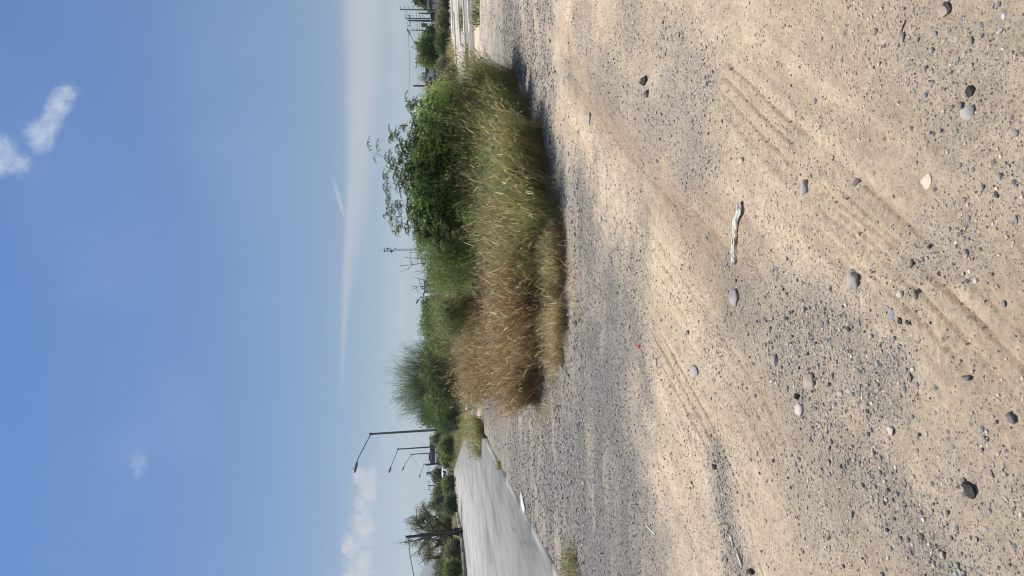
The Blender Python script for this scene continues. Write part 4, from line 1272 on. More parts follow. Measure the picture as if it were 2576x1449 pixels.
far_grass('dry orange and olive grass along the far kerb', [
    (gx(1166, 1449), gx(1156, 1345), 4.0, 5200, .8, .03), (gx(1156, 1345), gx(1147, 1285), 3.5, 3500, .75, .035), (gx(1147, 1280), gx(1137, 1215), 6, 3600, .8, .045),
    (gx(1157, 1440), gx(1150, 1360), 7.0, 3600, .8, .03)],
    [(3, KHAKI), (2, OLIVE), (2, STRAW), (1, GREEN), (1.5, (.34, .22, .11))], 91)
far_grass('dry grass and weeds on the bank between road and lamp posts', [
    (gx(1160, 1078), gx(1149, 1118), 2.5, 2600, .7, .03), (gx(1146, 1118), gx(1138, 1165), 3.5, 3000, .9, .045), (gx(1172, 1050), gx(1166, 1085), 2, 1500, .6, .03), (gx(1180, 880), gx(1174, 940), 4, 3000, .7, .03), (gx(1185, 700), gx(1180, 900), 8, 6000, .9, .03), (gx(1180, 400), gx(1185, 700), 5, 6000, .9, .03)],
    [(3, KHAKI), (3, OLIVE), (2, STRAW), (1, GREEN)], 92)
far_grass('dry orange grass and weeds along the back of the pale yard', [
    (gx(1121, -20), gx(1134, 150), 5, 3600, .8, .05), (gx(1137, 165), gx(1152, 250), 4, 3000, .8, .04), (gx(1116, -20), gx(1127, 150), 12, 3600, .9, .06)],
    [(3, KHAKI), (2, (.36, .24, .12)), (2, OLIVE), (1, GREEN), (1, STRAW)], 93)


# ------------------------------------------------------------------ lamp posts
def lamp_post(label, top, arm_pts, zb, rad, group='street lamps along the road'):
    """top: world point of the pole top; arm_pts: world points along the arm"""
    top = np.array(top); base = np.array([top[0], top[1], zb])
    # the pole leans a little under its arm
    t = thing('street_lamp', label, 'street lamp', tuple(base), group)
    a = Acc(); lean = np.array(arm_pts[1]) - top; lean = lean / np.linalg.norm(lean)
    foot = np.array([-lean[0] * .030 * (top[2] - zb), 0, 0])
    P = np.array([foot + (top - base - foot) * s for s in np.linspace(0, 1, 8)])
    a.add(*tube(P, np.linspace(rad * 1.2, rad * .8, 8), 10)); V, Qb = box((foot[0], foot[1], .03), (rad * 5, rad * 5, .06)); a.add(V, Qb)
    a.build('pole', M_POLE, t, True)
    c = Acc(); c.add(*tube([P[-1] - [0, 0, .22], P[-1] + [0, 0, .05]], rad * 1.15, 10)); c.build('collar', M_POLE, t, True)
    b_ = Acc(); A = [np.array(q) - base for q in arm_pts]; A[0] = P[-1] - np.array([0, 0, .1])
    seg = []
    for k in range(len(A) - 1):
        for s in np.linspace(0, 1, 4)[:-1]: seg.append(A[k] + (A[k + 1] - A[k]) * s)
    seg.append(A[-1]); b_.add(*tube(np.array(seg), rad * .42, 8)); b_.build('arm', M_POLE, t, True)
    h = Acc(); dv = A[-1] - A[-2]; dv /= np.linalg.norm(dv)
    hl = .85
    Hh = [A[-1] - dv * .1, A[-1], A[-1] + dv * hl * .25, A[-1] + dv * hl * .85, A[-1] + dv * hl]
    V, Qh, Th = tube(np.array(Hh), [rad * .5, rad * .95, rad * 1.3, rad * 1.15, rad * .35], 8)
    h.add(V, Qh, Th)
    q = A[-1] + dv * hl * .6; V, Qb = box(q + [0, 0, rad * 1.3], (.09, .09, .11)); h.add(V, Qb)
    h.build('lamp_head', M_POLE, t, True)
    return t


lamp_post('tall nearest street lamp with a long bent arm, left of the retama tree', W(930, 1092, 64), [W(931, 1092, 64), W(916, 1124, 64), W(900, 1155, 64), W(897.5, 1165, 64)], -.15, .10)
lamp_post('second street lamp down the road, in front of the dark roofed building', W(1000, 1130, 112), [W(1001, 1130, 112), W(985, 1170, 112), W(983, 1176, 112)], -.15, .11)
lamp_post('third street lamp, with a loose cable hanging from its top', W(1034, 1143, 150), [W(1035, 1143, 150), W(1020, 1166, 150), W(1016.5, 1174, 150)], -.15, .11)
lamp_post('fourth street lamp, beyond the left end of the flat roofed building', W(1066, 1168, 195), [W(1066.5, 1168, 195), W(1058.5, 1190, 195), W(1057, 1194, 195)], -.15, .13)
lamp_post('farthest and lowest street lamp, arm low beside the wooden pole', W(1084, 1165, 215), [W(1084, 1165, 215), W(1077.5, 1184, 215), W(1076.5, 1190, 215)], -.15, .12)
lamp_post('street lamp with its arm rising out of the bright green tree', W(1042, 107, 96), [W(1042, 107, 96), W(1033, 90, 96), W(1031.5, 87, 96)], -.15, .09, 'street lamps on the right')
lamp_post('small distant street lamp next to the white box on the grey wall', W(1058.6, 747.5, 120), [W(1058.8, 747.5, 120), W(1054, 752, 120), W(1053.5, 752.8, 120)], -.15, .10, 'street lamps on the right')


def cable(name, label, pts, rad, cat='cable', sag=0.0):
    a = Acc(); P = []
    for k in range(len(pts) - 1):
        p0, p1 = np.array(pts[k]), np.array(pts[k + 1])
        for s in np.linspace(0, 1, 12)[:-1 if k < len(pts) - 2 else None]:
            P.append(p0 + (p1 - p0) * s - np.array([0, 0, sag * 4 * s * (1 - s)]))
    a.add(*tube(np.array(P), rad, 5)); o = a.build(name, M_CABLE); return tag(o, label, cat)


cable('loose_cable', 'loose cable drooping from the third street lamp to the building roof', [W(1034.5, 1143.5, 150), W(1040, 1156, 155), W(1049, 1166, 160), W(1054, 1168.5, 165)], .02)


def utility_pole(label, top, zb, rad, pins=0, pin_side=1, drum=False, cross=False, group='utility poles', lean=.0):
    top = np.array(top); top[0] += lean * (top[2] - zb); t = thing('utility_pole', label, 'utility pole', (top[0], top[1], zb), group)
    h = top[2] - zb; t.rotation_euler = (0, -lean, 0)
    a = Acc(); a.add(*tube([(0, 0, 0), (0, 0, h * .5), (0, 0, h)], [rad * 1.25, rad * 1.1, rad * .9], 8)); a.build('pole', M_WOOD, t, True)
    if pins:
        for k in range(pins):
            i_ = Acc(); z = h - .1 - k * .62
            i_.add(*tube([(0, 0, z), (pin_side * .34, 0, z + .03), (pin_side * .50, 0, z + .16)], [.035, .03, .045], 5)); i_.build('insulator', M_WOOD, t, True)
    if cross:
        i_ = Acc(); V, Qb = box((0, 0, h - .35), (1.9, .1, .12)); i_.add(V, Qb)
        for sx in (-.85, .85):
            i_.add(*tube([(sx, 0, h - .3), (sx, 0, h + .02)], .05, 5))
        i_.build('crossarm', M_WOOD, t)
    if drum:
        i_ = Acc(); i_.add(*tube([(-.75, 0, h - 3.2), (-.75, 0, h - 3.1), (-.75, 0, h - 2.2), (-.75, 0, h - 2.15)], [.2, .34, .34, .22], 12))
        V, Qb = box((-.38, 0, h - 2.5), (.5, .08, .08)); i_.add(V, Qb); i_.build('transformer', M_POLE, t, True)
    return t


utility_pole('tall thin utility pole with a row of pins, nearest the white house', W(1006.5, 24, 108), -.1, .085, 8, 1)
utility_pole('thin utility pole with pins standing beside the transformer pole', W(1019, 46, 124), -.1, .09, 6, 1)
utility_pole('thick dark utility pole carrying a grey transformer', W(1026, 51.5, 122), -.1, .16, 0, 1, drum=True, cross=True)
utility_pole('thin pole with pins above the low dark tree', W(1031, 76, 150), -.1, .09, 6, 1)
utility_pole('short dark pole stub between white house and transformer pole', W(1053, 33.5, 118), -.1, .13)
utility_pole('dark pole rising behind the red parapet of the grey house', W(1039.8, 216, 128), -.1, .16)
utility_pole('short thick pole top above the grey house roof', W(1060.5, 184.5, 134), -.1, .16)
utility_pole('pole with a small crossarm at the left edge of the bright green tree', W(1043.5, 158, 140), -.1, .1, cross=True)
utility_pole('tiny distant pole with a square crossarm above the round dark tree', W(1061.5, 783, 170), -.1, .08, cross=True)
utility_pole('leaning dark wooden pole left of the flat roofed building', W(1071, 1170, 150), -.1, .2, lean=.10)
utility_pole('far pole with crossarm above the roadside trees', W(1075.5, 1222, 160), -.1, .1, cross=True)
utility_pole('thin dark pole standing among the trees behind the forked mesquite', W(1092, 1283, 100), -.1, .1)
utility_pole('dark concrete pole in front of the forked mesquite, holding a sagging cable', W(1020, 1351, 66), -.15, .14, lean=.045)
cable('sagging_cable', 'black cable sagging from the pole at the forked mesquite to the photo edge', [W(1027, 1352, 66), W(1032, 1400, 62), W(1042, 1452, 58), W(1052, 1490, 55)], .035)
for k, (a, b_, lab) in enumerate([((1022, 24, 108), (1028, 240, 140), 'highest faint power line across the right skyline'), ((1046, 20, 108), (1049, 216, 128), 'power line at the height of the dark pole top on the right'),
                                  ((1052, 0, 112), (1053, 240, 132), 'power line below the others on the right skyline'), ((1060, 0, 112), (1062, 240, 135), 'lowest power line just over the roofs on the right')]):
    cable('power_line', lab, [W(*a), W(*b_)], .022, 'power line', .3)


# lattice masts
def lattice(label, ixtop, iy, d, w, zb=-.1, antennas=True, taper=.5):
    top = W(ixtop, iy, d)[2]; p = W(1108, iy, d); h = top - zb
    t = thing('radio_mast', label, 'radio mast', (p[0], p[1], zb))
    a = Acc(); n = int(h / (w * 2.2)); hm = h * .88
    leg = [np.array([math.cos(q), math.sin(q)]) for q in (PI / 2, PI / 2 + 2.094, PI / 2 + 4.189)]
    rad = w * .075
    for q in leg:
        a.add(*tube([(q[0] * w * .58, q[1] * w * .58, 0), (q[0] * w * .58 * taper, q[1] * w * .58 * taper, hm)], rad, 5))
    for k in range(n):
        z0, z1 = hm * k / n, hm * (k + 1) / n
        for j in range(3):
            q0, q1 = leg[j], leg[(j + 1) % 3]
            s0 = w * .58 * (1 - (1 - taper) * k / n); s1 = w * .58 * (1 - (1 - taper) * (k + 1) / n)
            a.add(*tube([(q0[0] * s0, q0[1] * s0, z0), (q1[0] * s1, q1[1] * s1, z1)], rad * .6, 4, False))
    a.build('lattice', M_POLE, t)
    s = Acc(); s.add(*tube([(0, 0, hm - .5), (0, 0, h)], w * .09, 6)); s.build('top_spike', M_POLE, t)
    if antennas:
        for k, (z, sx, rr) in enumerate([(h * .905, .8, .55), (h * .90, -.6, .5), (h * .855, .8, .5), (h * .80, -.7, .7)]):
            dd = Acc(); dd.add(*tube([(sx, -.1, z), (sx, -.35, z), (sx, -.5, z)], [rr * .4, rr, rr * .95], 12)); V, Qb = box((sx * .5, 0, z), (abs(sx), .1, .1)); dd.add(V, Qb)
            dd.build('dish_antenna', M_WHITE if k == 0 else M_POLE, t, True)
        for k in range(5):
            dd = Acc(); z = h * (.74 + .04 * k); sx = (-1) ** k * .7
            V, Qb = box((sx, -.1, z), (.28, .2, 1.1)); dd.add(V, Qb); V, Qb = box((sx * .5, 0, z), (abs(sx), .08, .08)); dd.add(V, Qb); dd.build('panel_antenna', M_POLE, t)
    return t


lattice('slender grey lattice radio mast with dish antennas over the hedge', 951, 627.5, 380, 1.0, taper=.9)
lattice('pale tapering lattice pylon behind the leaning wooden pole', 1072, 1189, 330, 5.0, antennas=False, taper=.12)


# ------------------------------------------------------------------ buildings
def wall_box(name, c, s, mat, parent):
    V, Qb = box(c, s); return mk(name, V, Qb, None, None, mat, parent)


def px_m(d): return d / FPX


# white house, right edge
d = 112.0
p = W(1100, 10, d); hb = thing('white_house', 'white house with a dark tiled roof at the right photo edge', 'house', (p[0], p[1], -.1))
k = px_m(d); zt = lambda ix, iy=10: W(ix, iy, d)[2] + .1
wall_box('wall', (2.6, 1.5, zt(1086) / 2), (5.4, 3.0, zt(1086)), M_WHITEWALL, hb)
V, Qb = box((2.6, 1.35, (zt(1074) + zt(1086)) / 2), (5.9, 3.9, zt(1074) - zt(1086)))
V[:, 1] = np.where((V[:, 2] > zt(1080)), V[:, 1] * .6 + .6, V[:, 1])
mk('roof', V, Qb, None, None, simple_mat('dark_roof_tile', (.07, .07, .085), .8, .3, 4), hb)
w_ = wall_box('window', (-.02 + .9, -.04, zt(1090)), (.9, .1, .9), M_WHITE, hb); wall_box('pane', (.88, -.10, zt(1090)), (.74, .03, .74), M_GLASS, w_)
w_ = wall_box('window', (3.4, -.04, zt(1090)), (1.2, .1, .9), M_WHITE, hb); wall_box('pane', (3.4, -.10, zt(1090)), (1.04, .03, .74), M_GLASS, w_)
wall_box('drainpipe', (.02, -.08, zt(1086) / 2), (.1, .1, zt(1086) - .1), M_DARKWALL, hb)
p = W(1100, 24, 116); hb = thing('annex_house', 'small dark annex with a barred window next to the white house', 'house', (p[0], p[1], -.1))
wall_box('wall', (0, 1.4, 1.0), (1.5, 2.8, 2.0 + zt(1075) * .0 + 1.0), M_DARKWALL, hb)
w_ = wall_box('window', (.1, -.05, 1.9), (.95, .1, .8), M_GREYWALL, hb); wall_box('pane', (.1, -.12, 1.9), (.7, .04, .55), M_GLASS, w_)
wall_box('roof', (0, 1.3, 2.58), (1.9, 3.3, .14), M_GREYWALL, hb)

# grey house with lettered parapet
d = 104.0
p = W(1102, 195, d); hb = thing('grey_house', 'low grey house with white painted lettering and a red panel on its roof parapet', 'house', (p[0], p[1], -.1))
xr = lambda iy: W(1102, iy, d)[0] - p[0]
zz = lambda ix, iy=195: W(ix, iy, d)[2] + .1
x0, x1 = xr(203), xr(164)
wall_box('wall', ((x0 + x1) / 2, 2.5, zz(1080) / 2), (x1 - x0, 5, zz(1080)), M_GREYWALL, hb)
for iy in (178, 192):
    w_ = wall_box('window', (xr(iy), -.03, zz(1097)), (.62, .1, .5), M_DARKWALL, hb); wall_box('pane', (xr(iy), -.09, zz(1097)), (.5, .04, .4), M_GLASS, w_)
xa = xr(228)
par = wall_box('parapet', ((xa + x1) / 2, 2.6, (zz(1070) + zz(1080)) / 2), (x1 - xa, 5.3, zz(1070) - zz(1080)), M_DARKWALL, hb)
wall_box('red_panel', ((xr(226.5) + xr(205.5)) / 2, -.09, (zz(1073) + zz(1078)) / 2), (xr(205.5) - xr(226.5), .05, zz(1073) - zz(1078)), M_RED, hb)
wall_box('ledge', ((xr(226.5) + xr(205.5)) / 2, -.11, zz(1079)), (xr(205.5) - xr(226.5), .12, .10), M_WHITE, hb)
wall_box('side_wall', ((xa + x0) / 2, 2.9, zz(1081) / 2), (x0 - xa - .02, 4.4, zz(1081)), M_DARKWALL, hb)
lt = Acc()
zl, zh = zz(1079.6), zz(1073.4); zm = (zl + zh) / 2


def bar(xa_, za_, xb_, zb_, th):
    a_ = np.array([xa_, za_]); b2_ = np.array([xb_, zb_]); t_ = (b2_ - a_) / np.linalg.norm(b2_ - a_); n_ = np.array([-t_[1], t_[0]]) * th / 2
    q = [a_ + n_, b2_ + n_, b2_ - n_, a_ - n_]
    V = [(u[0], -.10, u[1]) for u in q] + [(u[0], -.055, u[1]) for u in q]
    lt.add(V, [[0, 1, 2, 3], [7, 6, 5, 4], [0, 4, 5, 1], [1, 5, 6, 2], [2, 6, 7, 3], [3, 7, 4, 0]])


xl = lambda iy: xr(iy)
bar(xl(204.5), zl + .1, xl(202.5), zh, .11); bar(xl(204.5), zh, xl(200), zh - .03, .10); bar(xl(200.5), zl, xl(199.5), zh, .11); bar(xl(203.5), zm, xl(199), zm + .02, .10)
bar(xl(199), zl + .03, xl(196), zh, .11); bar(xl(198), zl + .04, xl(193.5), zl + .05, .10); bar(xl(196), zm - .03, xl(193.5), zl, .10); bar(xl(195.5), zh - .04, xl(190), zl, .13)
bar(xl(188), zh - .08, xl(187.6), zl + .02, .07); bar(xl(185.8), zh - .08, xl(185.2), zl + .02, .09)
lt.build('lettering', M_WHITE, hb)


# white tent roofs over the hedge
def tent(label, pts, d, depth=5.0):
    """peaked fabric roof: pts are (ix,iy) outline of its visible face"""
    o = np.array([W(a, b, d) for a, b in pts]); base = o.mean(0); base[2] = -.1
    t = thing('white_tent', label, 'tent', tuple(base))
    F = o - base; B = F + np.array([0, depth, 0]); n = len(F)
    V = np.vstack([F, B]); Qs = [[i, (i + 1) % n, (i + 1) % n + n, i + n] for i in range(n)]
    mk('canopy', V, Qs, None, None, M_WHITE, t, N=[list(range(n))[::-1], list(range(n, 2 * n))])
    a = Acc(); q = F[np.argmax(F[:, 2])]
    a.add(*tube([(q[0], .4, 0), (q[0], .4, q[2] + .9)], .07, 6)); a.build('mast', M_POLE, t)
    return t


tent('white peaked tent roof with a dark mast, over the leafy bush', [(1027, 314), (1031, 308), (1046, 304), (1046, 340), (1040, 330), (1033, 322)], 75)
tent('small white tent peak left of the red parapet house', [(1035, 253), (1040, 258), (1048, 262), (1048, 246)], 95)

# low distant walls in the centre
d = 110.0
p = W(1110, 721, d); hb = thing('grey_building', 'low grey building with a dark frame on its roof, beyond the khaki grass', 'building', (p[0], p[1], -.1))
zc = lambda ix: W(ix, 720, d)[2] + .1
xc = lambda iy: W(1110, iy, d)[0] - p[0]
wall_box('wall', (0, 2, zc(1068) / 2), (xc(705) - xc(737), 4, zc(1068)), M_GREYWALL, hb)
wall_box('roof', (0, 2, zc(1067.6)), (xc(704.5) - xc(737.5), 4.3, .10), M_DARKWALL, hb)
f = Acc(); w5 = .07
for (a, b_, c, e) in ((xc(726), xc(726), 1067, 1061.5), (xc(720), xc(720), 1067, 1061.5)):
    V, Qb = box((a, .3, (zc(c) + zc(e)) / 2), (.12, .12, zc(e) - zc(c))); f.add(V, Qb)
V, Qb = box(((xc(726) + xc(720)) / 2, .3, zc(1061.5)), (xc(720) - xc(726), .12, .14)); f.add(V, Qb); f.build('roof_frame', M_BLACK, hb)
p = W(1110, 740, 108); o = thing('white_box_unit', 'white box with a black tank on top, left of the grey building', 'utility box', (p[0], p[1], -.1))
zc = lambda ix: W(ix, 740, 108)[2] + .1
wall_box('cabinet', (0, .4, zc(1068) / 2), (.40, .8, zc(1068)), M_WHITE, o)
aa = Acc(); aa.add(*tube([(0, .4, zc(1068)), (0, .4, zc(1067)), (0, .4, zc(1065)), (0, .4, zc(1064))], [.22, .28, .28, .12], 12)); aa.build('tank', M_BLACK, o, True)

# flat roofed building on the left
d = 165.0
p = W(1116, 1142, d); hb = thing('flat_roofed_building', 'grey two storey building with white band and black roof tank, beyond the road', 'building', (p[0], p[1], -.1))
xb = lambda iy: W(1116, iy, d)[0] - p[0]
zb_ = lambda ix, iy=1142: W(ix, iy, d)[2] + .1
wall_box('upper_wall', ((xb(1164) + xb(1118)) / 2, 4, (zb_(1083) + zb_(1094)) / 2), (xb(1118) - xb(1164), 8, zb_(1083) - zb_(1094)), M_DARKWALL, hb)
wall_box('white_band', ((xb(1167) + xb(1124)) / 2, 3.6, zb_(1096.5)), (xb(1124) - xb(1167), 8.4, zb_(1094.2) - zb_(1098.5)), M_WHITEWALL, hb)
wall_box('lower_wall', ((xb(1168) + xb(1120)) / 2, 4, zb_(1098.6) / 2), (xb(1120) - xb(1168), 8, zb_(1098.6)), M_GREYWALL, hb)
wall_box('parapet', ((xb(1164) + xb(1110)) / 2, 4, zb_(1082.4)), (xb(1110) - xb(1164), 8.3, .22), M_GREYWALL, hb)
w_ = wall_box('window', (xb(1130.5), -.05, zb_(1092)), (.75, .12, .8), M_GREYWALL, hb); wall_box('pane', (xb(1130.5), -.13, zb_(1092)), (.6, .06, .65), M_GLASS, w_)
wall_box('panel', (xb(1159), -.06, zb_(1104)), (1.7, .1, 1.3), M_GREYWALL, hb)
wall_box('pipe', (xb(1168.5) - .1, -.1, zb_(1110)), (.16, .16, 1.6), M_DARKWALL, hb)
aa = Acc(); aa.add(*tube([(xb(1155), 2.5, zb_(1082)), (xb(1155), 2.5, zb_(1081)), (xb(1155), 2.5, zb_(1078)), (xb(1155), 2.5, zb_(1077.4))], [.75, .8, .8, .4], 16)); aa.build('roof_tank', M_BLACK, hb, True)
for q in range(4):
    aa = Acc(); x_ = xb(1164 + .4 * q) - .2; aa.add(*tube([(x_, .5, zb_(1084 + q * 2.2)), (x_, .5, zb_(1083 + q * 2.2))], .22, 8)); aa.build('insulator', M_WHITE, hb, True)
p = W(1117, 1172, 172); hb = thing('grey_annex', 'narrow grey annex wall between the fourth street lamp and the wooden pole', 'building', (p[0], p[1], -.1))
z_ = W(1101, 1172, 172)[2] + .1
wall_box('wall', (0, 3, z_ / 2), (1.1, 6, z_), M_GREYWALL, hb); wall_box('door', (.2, -.04, .95), (.5, .08, 1.9), M_DARKWALL, hb)
# white houses behind the trees at the left edge
for (iya, iyb, lab) in ((1393, 1404, 'small white roofed hut behind the tree row, nearer the forked mesquite'), (1417, 1430, 'small white roofed hut behind the tree row at the left photo edge')):
    p = W(1120, (iya + iyb) / 2, 135); o = thing('white_hut', lab, 'hut', (p[0], p[1], -.1)); z_ = W(1111, 1410, 135)[2] + .1; wd = (iyb - iya) * px_m(135)
    wall_box('wall', (0, 2, z_ / 2 - .2), (wd, 4, z_ - .4), M_GREYWALL, o)
    V, Qb = box((0, 2, z_), (wd * 1.15, 5, .5)); V[:, 2] = np.where((V[:, 2] > z_) & (V[:, 1] > 2), V[:, 2] + .25, V[:, 2]); mk('roof', V, Qb, None, None, M_WHITE, o)


# ------------------------------------------------------------------ white van down the road
def van(label, ix, iy, rz):
    p = G(ix, iy); t = thing('parked_van', label, 'van', (p[0], p[1], .02)); t.rotation_euler = (0, 0, rz)
    prof = [(-2.4, .35), (-2.45, .9), (-2.3, 1.05), (-1.5, 1.15), (-.9, 1.85), (-.5, 2.0), (2.3, 2.0), (2.45, 1.7), (2.45, .35)]
    w2 = .92; n = len(prof)
    V = [(x_, -w2 * (1 if z_ < 1.2 else .9), z_) for x_, z_ in prof] + [(x_, w2 * (1 if z_ < 1.2 else .9), z_) for x_, z_ in prof]
    Qs = [[i, (i + 1) % n, (i + 1) % n + n, i + n] for i in range(n)]
    mk('body', V, Qs, None, None, M_WHITE, t, N=[list(range(n))[::-1], list(range(n, 2 * n))])
    V = [(-1.47, -.78, 1.2), (-.93, -.74, 1.82), (-.93, .74, 1.82), (-1.47, .78, 1.2)]; V = V + [(a - .03, b_, c + .02) for a, b_, c in V]
    mk('windscreen', V, [[0, 1, 2, 3], [7, 6, 5, 4], [0, 4, 5, 1], [1, 5, 6, 2], [2, 6, 7, 3], [3, 7, 4, 0]], None, None, M_GLASS, t)
    for sy in (-1, 1):
        wall_box('side_window', (-.3, sy * .89, 1.45), (.9, .06, .5), M_GLASS, t)
        wall_box('headlight', (-2.44, sy * .68, .80), (.08, .30, .18), M_POLE, t)
        for sx in (-1.55, 1.55):
            w_ = Acc(); w_.add(*tube([(sx, sy * .95, .33), (sx, sy * .70, .33)], .33, 14)); wh = w_.build('wheel', M_BLACK, t, True)
            w_ = Acc(); w_.add(*tube([(sx, sy * .965, .33), (sx, sy * .94, .33)], .18, 10)); w_.build('rim', M_POLE, wh, True)
    wall_box('bumper', (-2.47, 0, .45), (.10, 1.7, .22), M_BLACK, t)
    return t


van('white van facing us on the road bend below the dark tree', 1139.5, 1184, math.radians(72))


# ------------------------------------------------------------------ litter
def crumple(name, label, cat, ix, iy, wpx, hpx, hgt, seed, mat, lump=.5):
    r = np.random.default_rng(seed); p = G(ix, iy); D = np.linalg.norm(p - CAM)
    a = wpx * D / FPX / 2; hh = hpx * D / FPX / 2 if hgt is None else hgt / 2
    V = ICO3.copy()
    for _ in range(16):
        n = r.normal(size=3); n /= np.linalg.norm(n); h = r.uniform(.35, .8)
        dd = V @ n - h; V = V - np.where(dd > 0, dd * 1.25, 0)[:, None] * n
    V = V * np.array([a, a * .7, hh]); V[:, 2] += hh * .8
    o = mk(name, V, None, ICT3, None, mat); o.location = (p[0], p[1], float(hz(np.array([p[0]]), np.array([p[1]]))[0]))
    return tag(o, label, cat)


M_BAG = veg_mat('white_plastic', .25, .45, .4)
M_PLASTIC = simple_mat('white_sheet_plastic', (.70, .66, .58), .6, .16, 26, bump=.4)
crumple('rubbish_bag', 'full white rubbish bag dumped on the concrete behind the mass of grass', 'bag', 1191, 1024, 34, 14, .68, 5, M_PLASTIC)
crumple('litter_paper', 'crumpled white plastic litter at the foot of the rusty brown clump', 'litter', 1394, 905, 26, 14, .26, 6, M_PLASTIC)
crumple('litter_cup', 'small white litter scrap beside the straw tuft', 'litter', 1420, 872, 11, 8, .09, 7, M_PLASTIC)


def plastic_strip():
    r = np.random.default_rng(3)
    # centre line measured on the ground
    L1 = [(1868, 508), (1870, 530), (1862, 560), (1856, 585), (1853, 612), (1851, 640), (1850, 668)]
    Wd = [8, 15, 12, 9, 15, 13, 4]
    P = np.array([G(a, b) for a, b in L1]); D = np.linalg.norm(P - CAM, axis=1); wd = np.array(Wd) * D / FPX
    n = 60; s = np.linspace(0, 6, n); C = np.stack([np.interp(s, range(7), P[:, k]) for k in range(3)], -1); wv = np.interp(s, range(7), wd)
    m_ = 11; V = []
    for i in range(n):
        t_ = C[min(n - 1, i + 1)] - C[max(0, i - 1)]; t_ /= np.linalg.norm(t_); nr = np.array([-t_[1], t_[0], 0])
        for j in range(m_):
            u = j / (m_ - 1) - .5
            rid = .010 * abs(math.sin(u * 9 + math.sin(i * .23) * 1.2)) + .006 * float(vnoise(np.array([i * .35]), np.array([j * .9]), 2)[0]) + .014 * math.exp(-(u * 3) ** 2) * (1 if i < 30 else .55)
            q = C[i] + nr * wv[i] * .98 * u * (1 + .25 * math.sin(i * .7)) + np.array([0, 0, rid + .004])
            V.append(q)
    V = np.array(V); V[:, 2] += hz(V[:, 0], V[:, 1])
    Qs = [[i * m_ + j, (i + 1) * m_ + j, (i + 1) * m_ + j + 1, i * m_ + j + 1] for i in range(n - 1) for j in range(m_ - 1) if not (i > 34 and j in (3, 6) and i < 52)]
    o = mk('plastic_strip', V, Qs, None, None, M_PLASTIC, smooth=False)
    md = o.modifiers.new('thickness', 'SOLIDIFY'); md.thickness = .0012
    tag(o, 'long crumpled strip of torn white plastic lying on the dirt', 'litter')


plastic_strip()


def flat_piece(name, label, cat, pts, z, mat, th=.012):
    P = np.array([G(a, b) for a, b in pts]); n = len(P); zz0 = hz(P[:, 0], P[:, 1]) + z
    V = np.vstack([np.c_[P[:, :2], zz0], np.c_[P[:, :2], zz0 - th]])
    o = mk(name, V, [[i, i + n, (i + 1) % n + n, (i + 1) % n] for i in range(n)], None, None, mat, N=[list(range(n))])
    return tag(o, label, cat)


flat_piece('plaster_patch', 'long pale patch of spilled plaster on the gravel near the road', 'plaster patch', [(1318, 1235), (1322, 1245), (1324, 1262), (1328, 1278), (1326, 1290), (1321, 1286), (1318, 1270), (1316, 1250)], .03, M_PLASTIC)


def ribbon(name, label, cat, pts, rad, mat):
    P = np.array([G(a, b) for a, b in pts]); P[:, 2] = hz(P[:, 0], P[:, 1]) + rad
    s = np.linspace(0, len(P) - 1, 24); Pc = np.stack([np.interp(s, range(len(P)), P[:, k]) for k in range(3)], -1)
    Pc[1:-1] = (Pc[:-2] + Pc[1:-1] * 2 + Pc[2:]) / 4
    a = Acc(); a.add(*tube(Pc, rad, 6)); o = a.build(name, mat, smooth=True); return tag(o, label, cat)


ribbon('string', 'short bent piece of white cord lying in the grey gravel', 'cord', [(1628, 1318), (1633, 1324), (1640, 1330), (1648, 1338), (1653, 1344)], .006, M_PLASTIC)
ribbon('dry_twig', 'thin dark twig beside the dark flat stone', 'twig', [(2254, 118), (2258, 95), (2266, 72), (2276, 50)], .0022, M_BARK)
M_STRAWT = simple_mat('straw_stalk', (.55, .44, .24), .7, .15)
ribbon('straw_stalk', 'yellow straw stalk lying across the pebbly streak', 'straw', [(2080, 1062), (2079, 1085), (2081, 1108)], .0018, M_STRAWT)
ribbon('straw_stalk', 'yellow straw stalk near the black round stone', 'straw', [(1973, 1000), (1984, 1012), (1996, 1024)], .0018, M_STRAWT)
ribbon('straw_stalk', 'short yellow straw stalk on smooth sand near the near edge', 'straw', [(2300, 985), (2294, 998), (2291, 1006)], .002, M_STRAWT)
ribbon('white_stick', 'pale splinter standing out of the gravel at lower left', 'stick', [(1862, 1392), (1868, 1408), (1872, 1424)], .006, M_PLASTIC)
ribbon('white_stick', 'pale splinter lying in the gravelly hollow at lower left', 'stick', [(1842, 1348), (1846, 1362), (1849, 1378)], .004, M_PLASTIC)
M_REDP = simple_mat('red_plastic', (.55, .08, .04), .5, .1)
flat_piece('red_scrap', 'tiny red plastic scrap on the gravel by the tan track', 'scrap', [(1611, 867), (1615, 870), (1614, 877), (1610, 875)], .012, M_REDP, .006)

# birds
for ix, iy, d, lab, mt in ((418, 958, 190, 'tiny dark bird high in the blue sky', M_BLACK), (969, 193, 210, 'tiny white bird low over the right skyline', M_WHITE)):
    p = W(ix, iy, d); a = Acc()
    a.add(*tube([(-.14, 0, 0), (-.06, 0, .01), (.06, 0, .01), (.15, 0, 0)], [.02, .055, .05, .015], 8))
    a.add([(-.05, .02, .02), (.06, .02, .02), (-.02, .30, .10), (-.05, -.02, .02), (.06, -.02, .02), (-.02, -.30, .10)], None, [[0, 1, 2], [3, 5, 4]])
    o = a.build('bird', mt); o.location = p; tag(o, lab, 'bird')

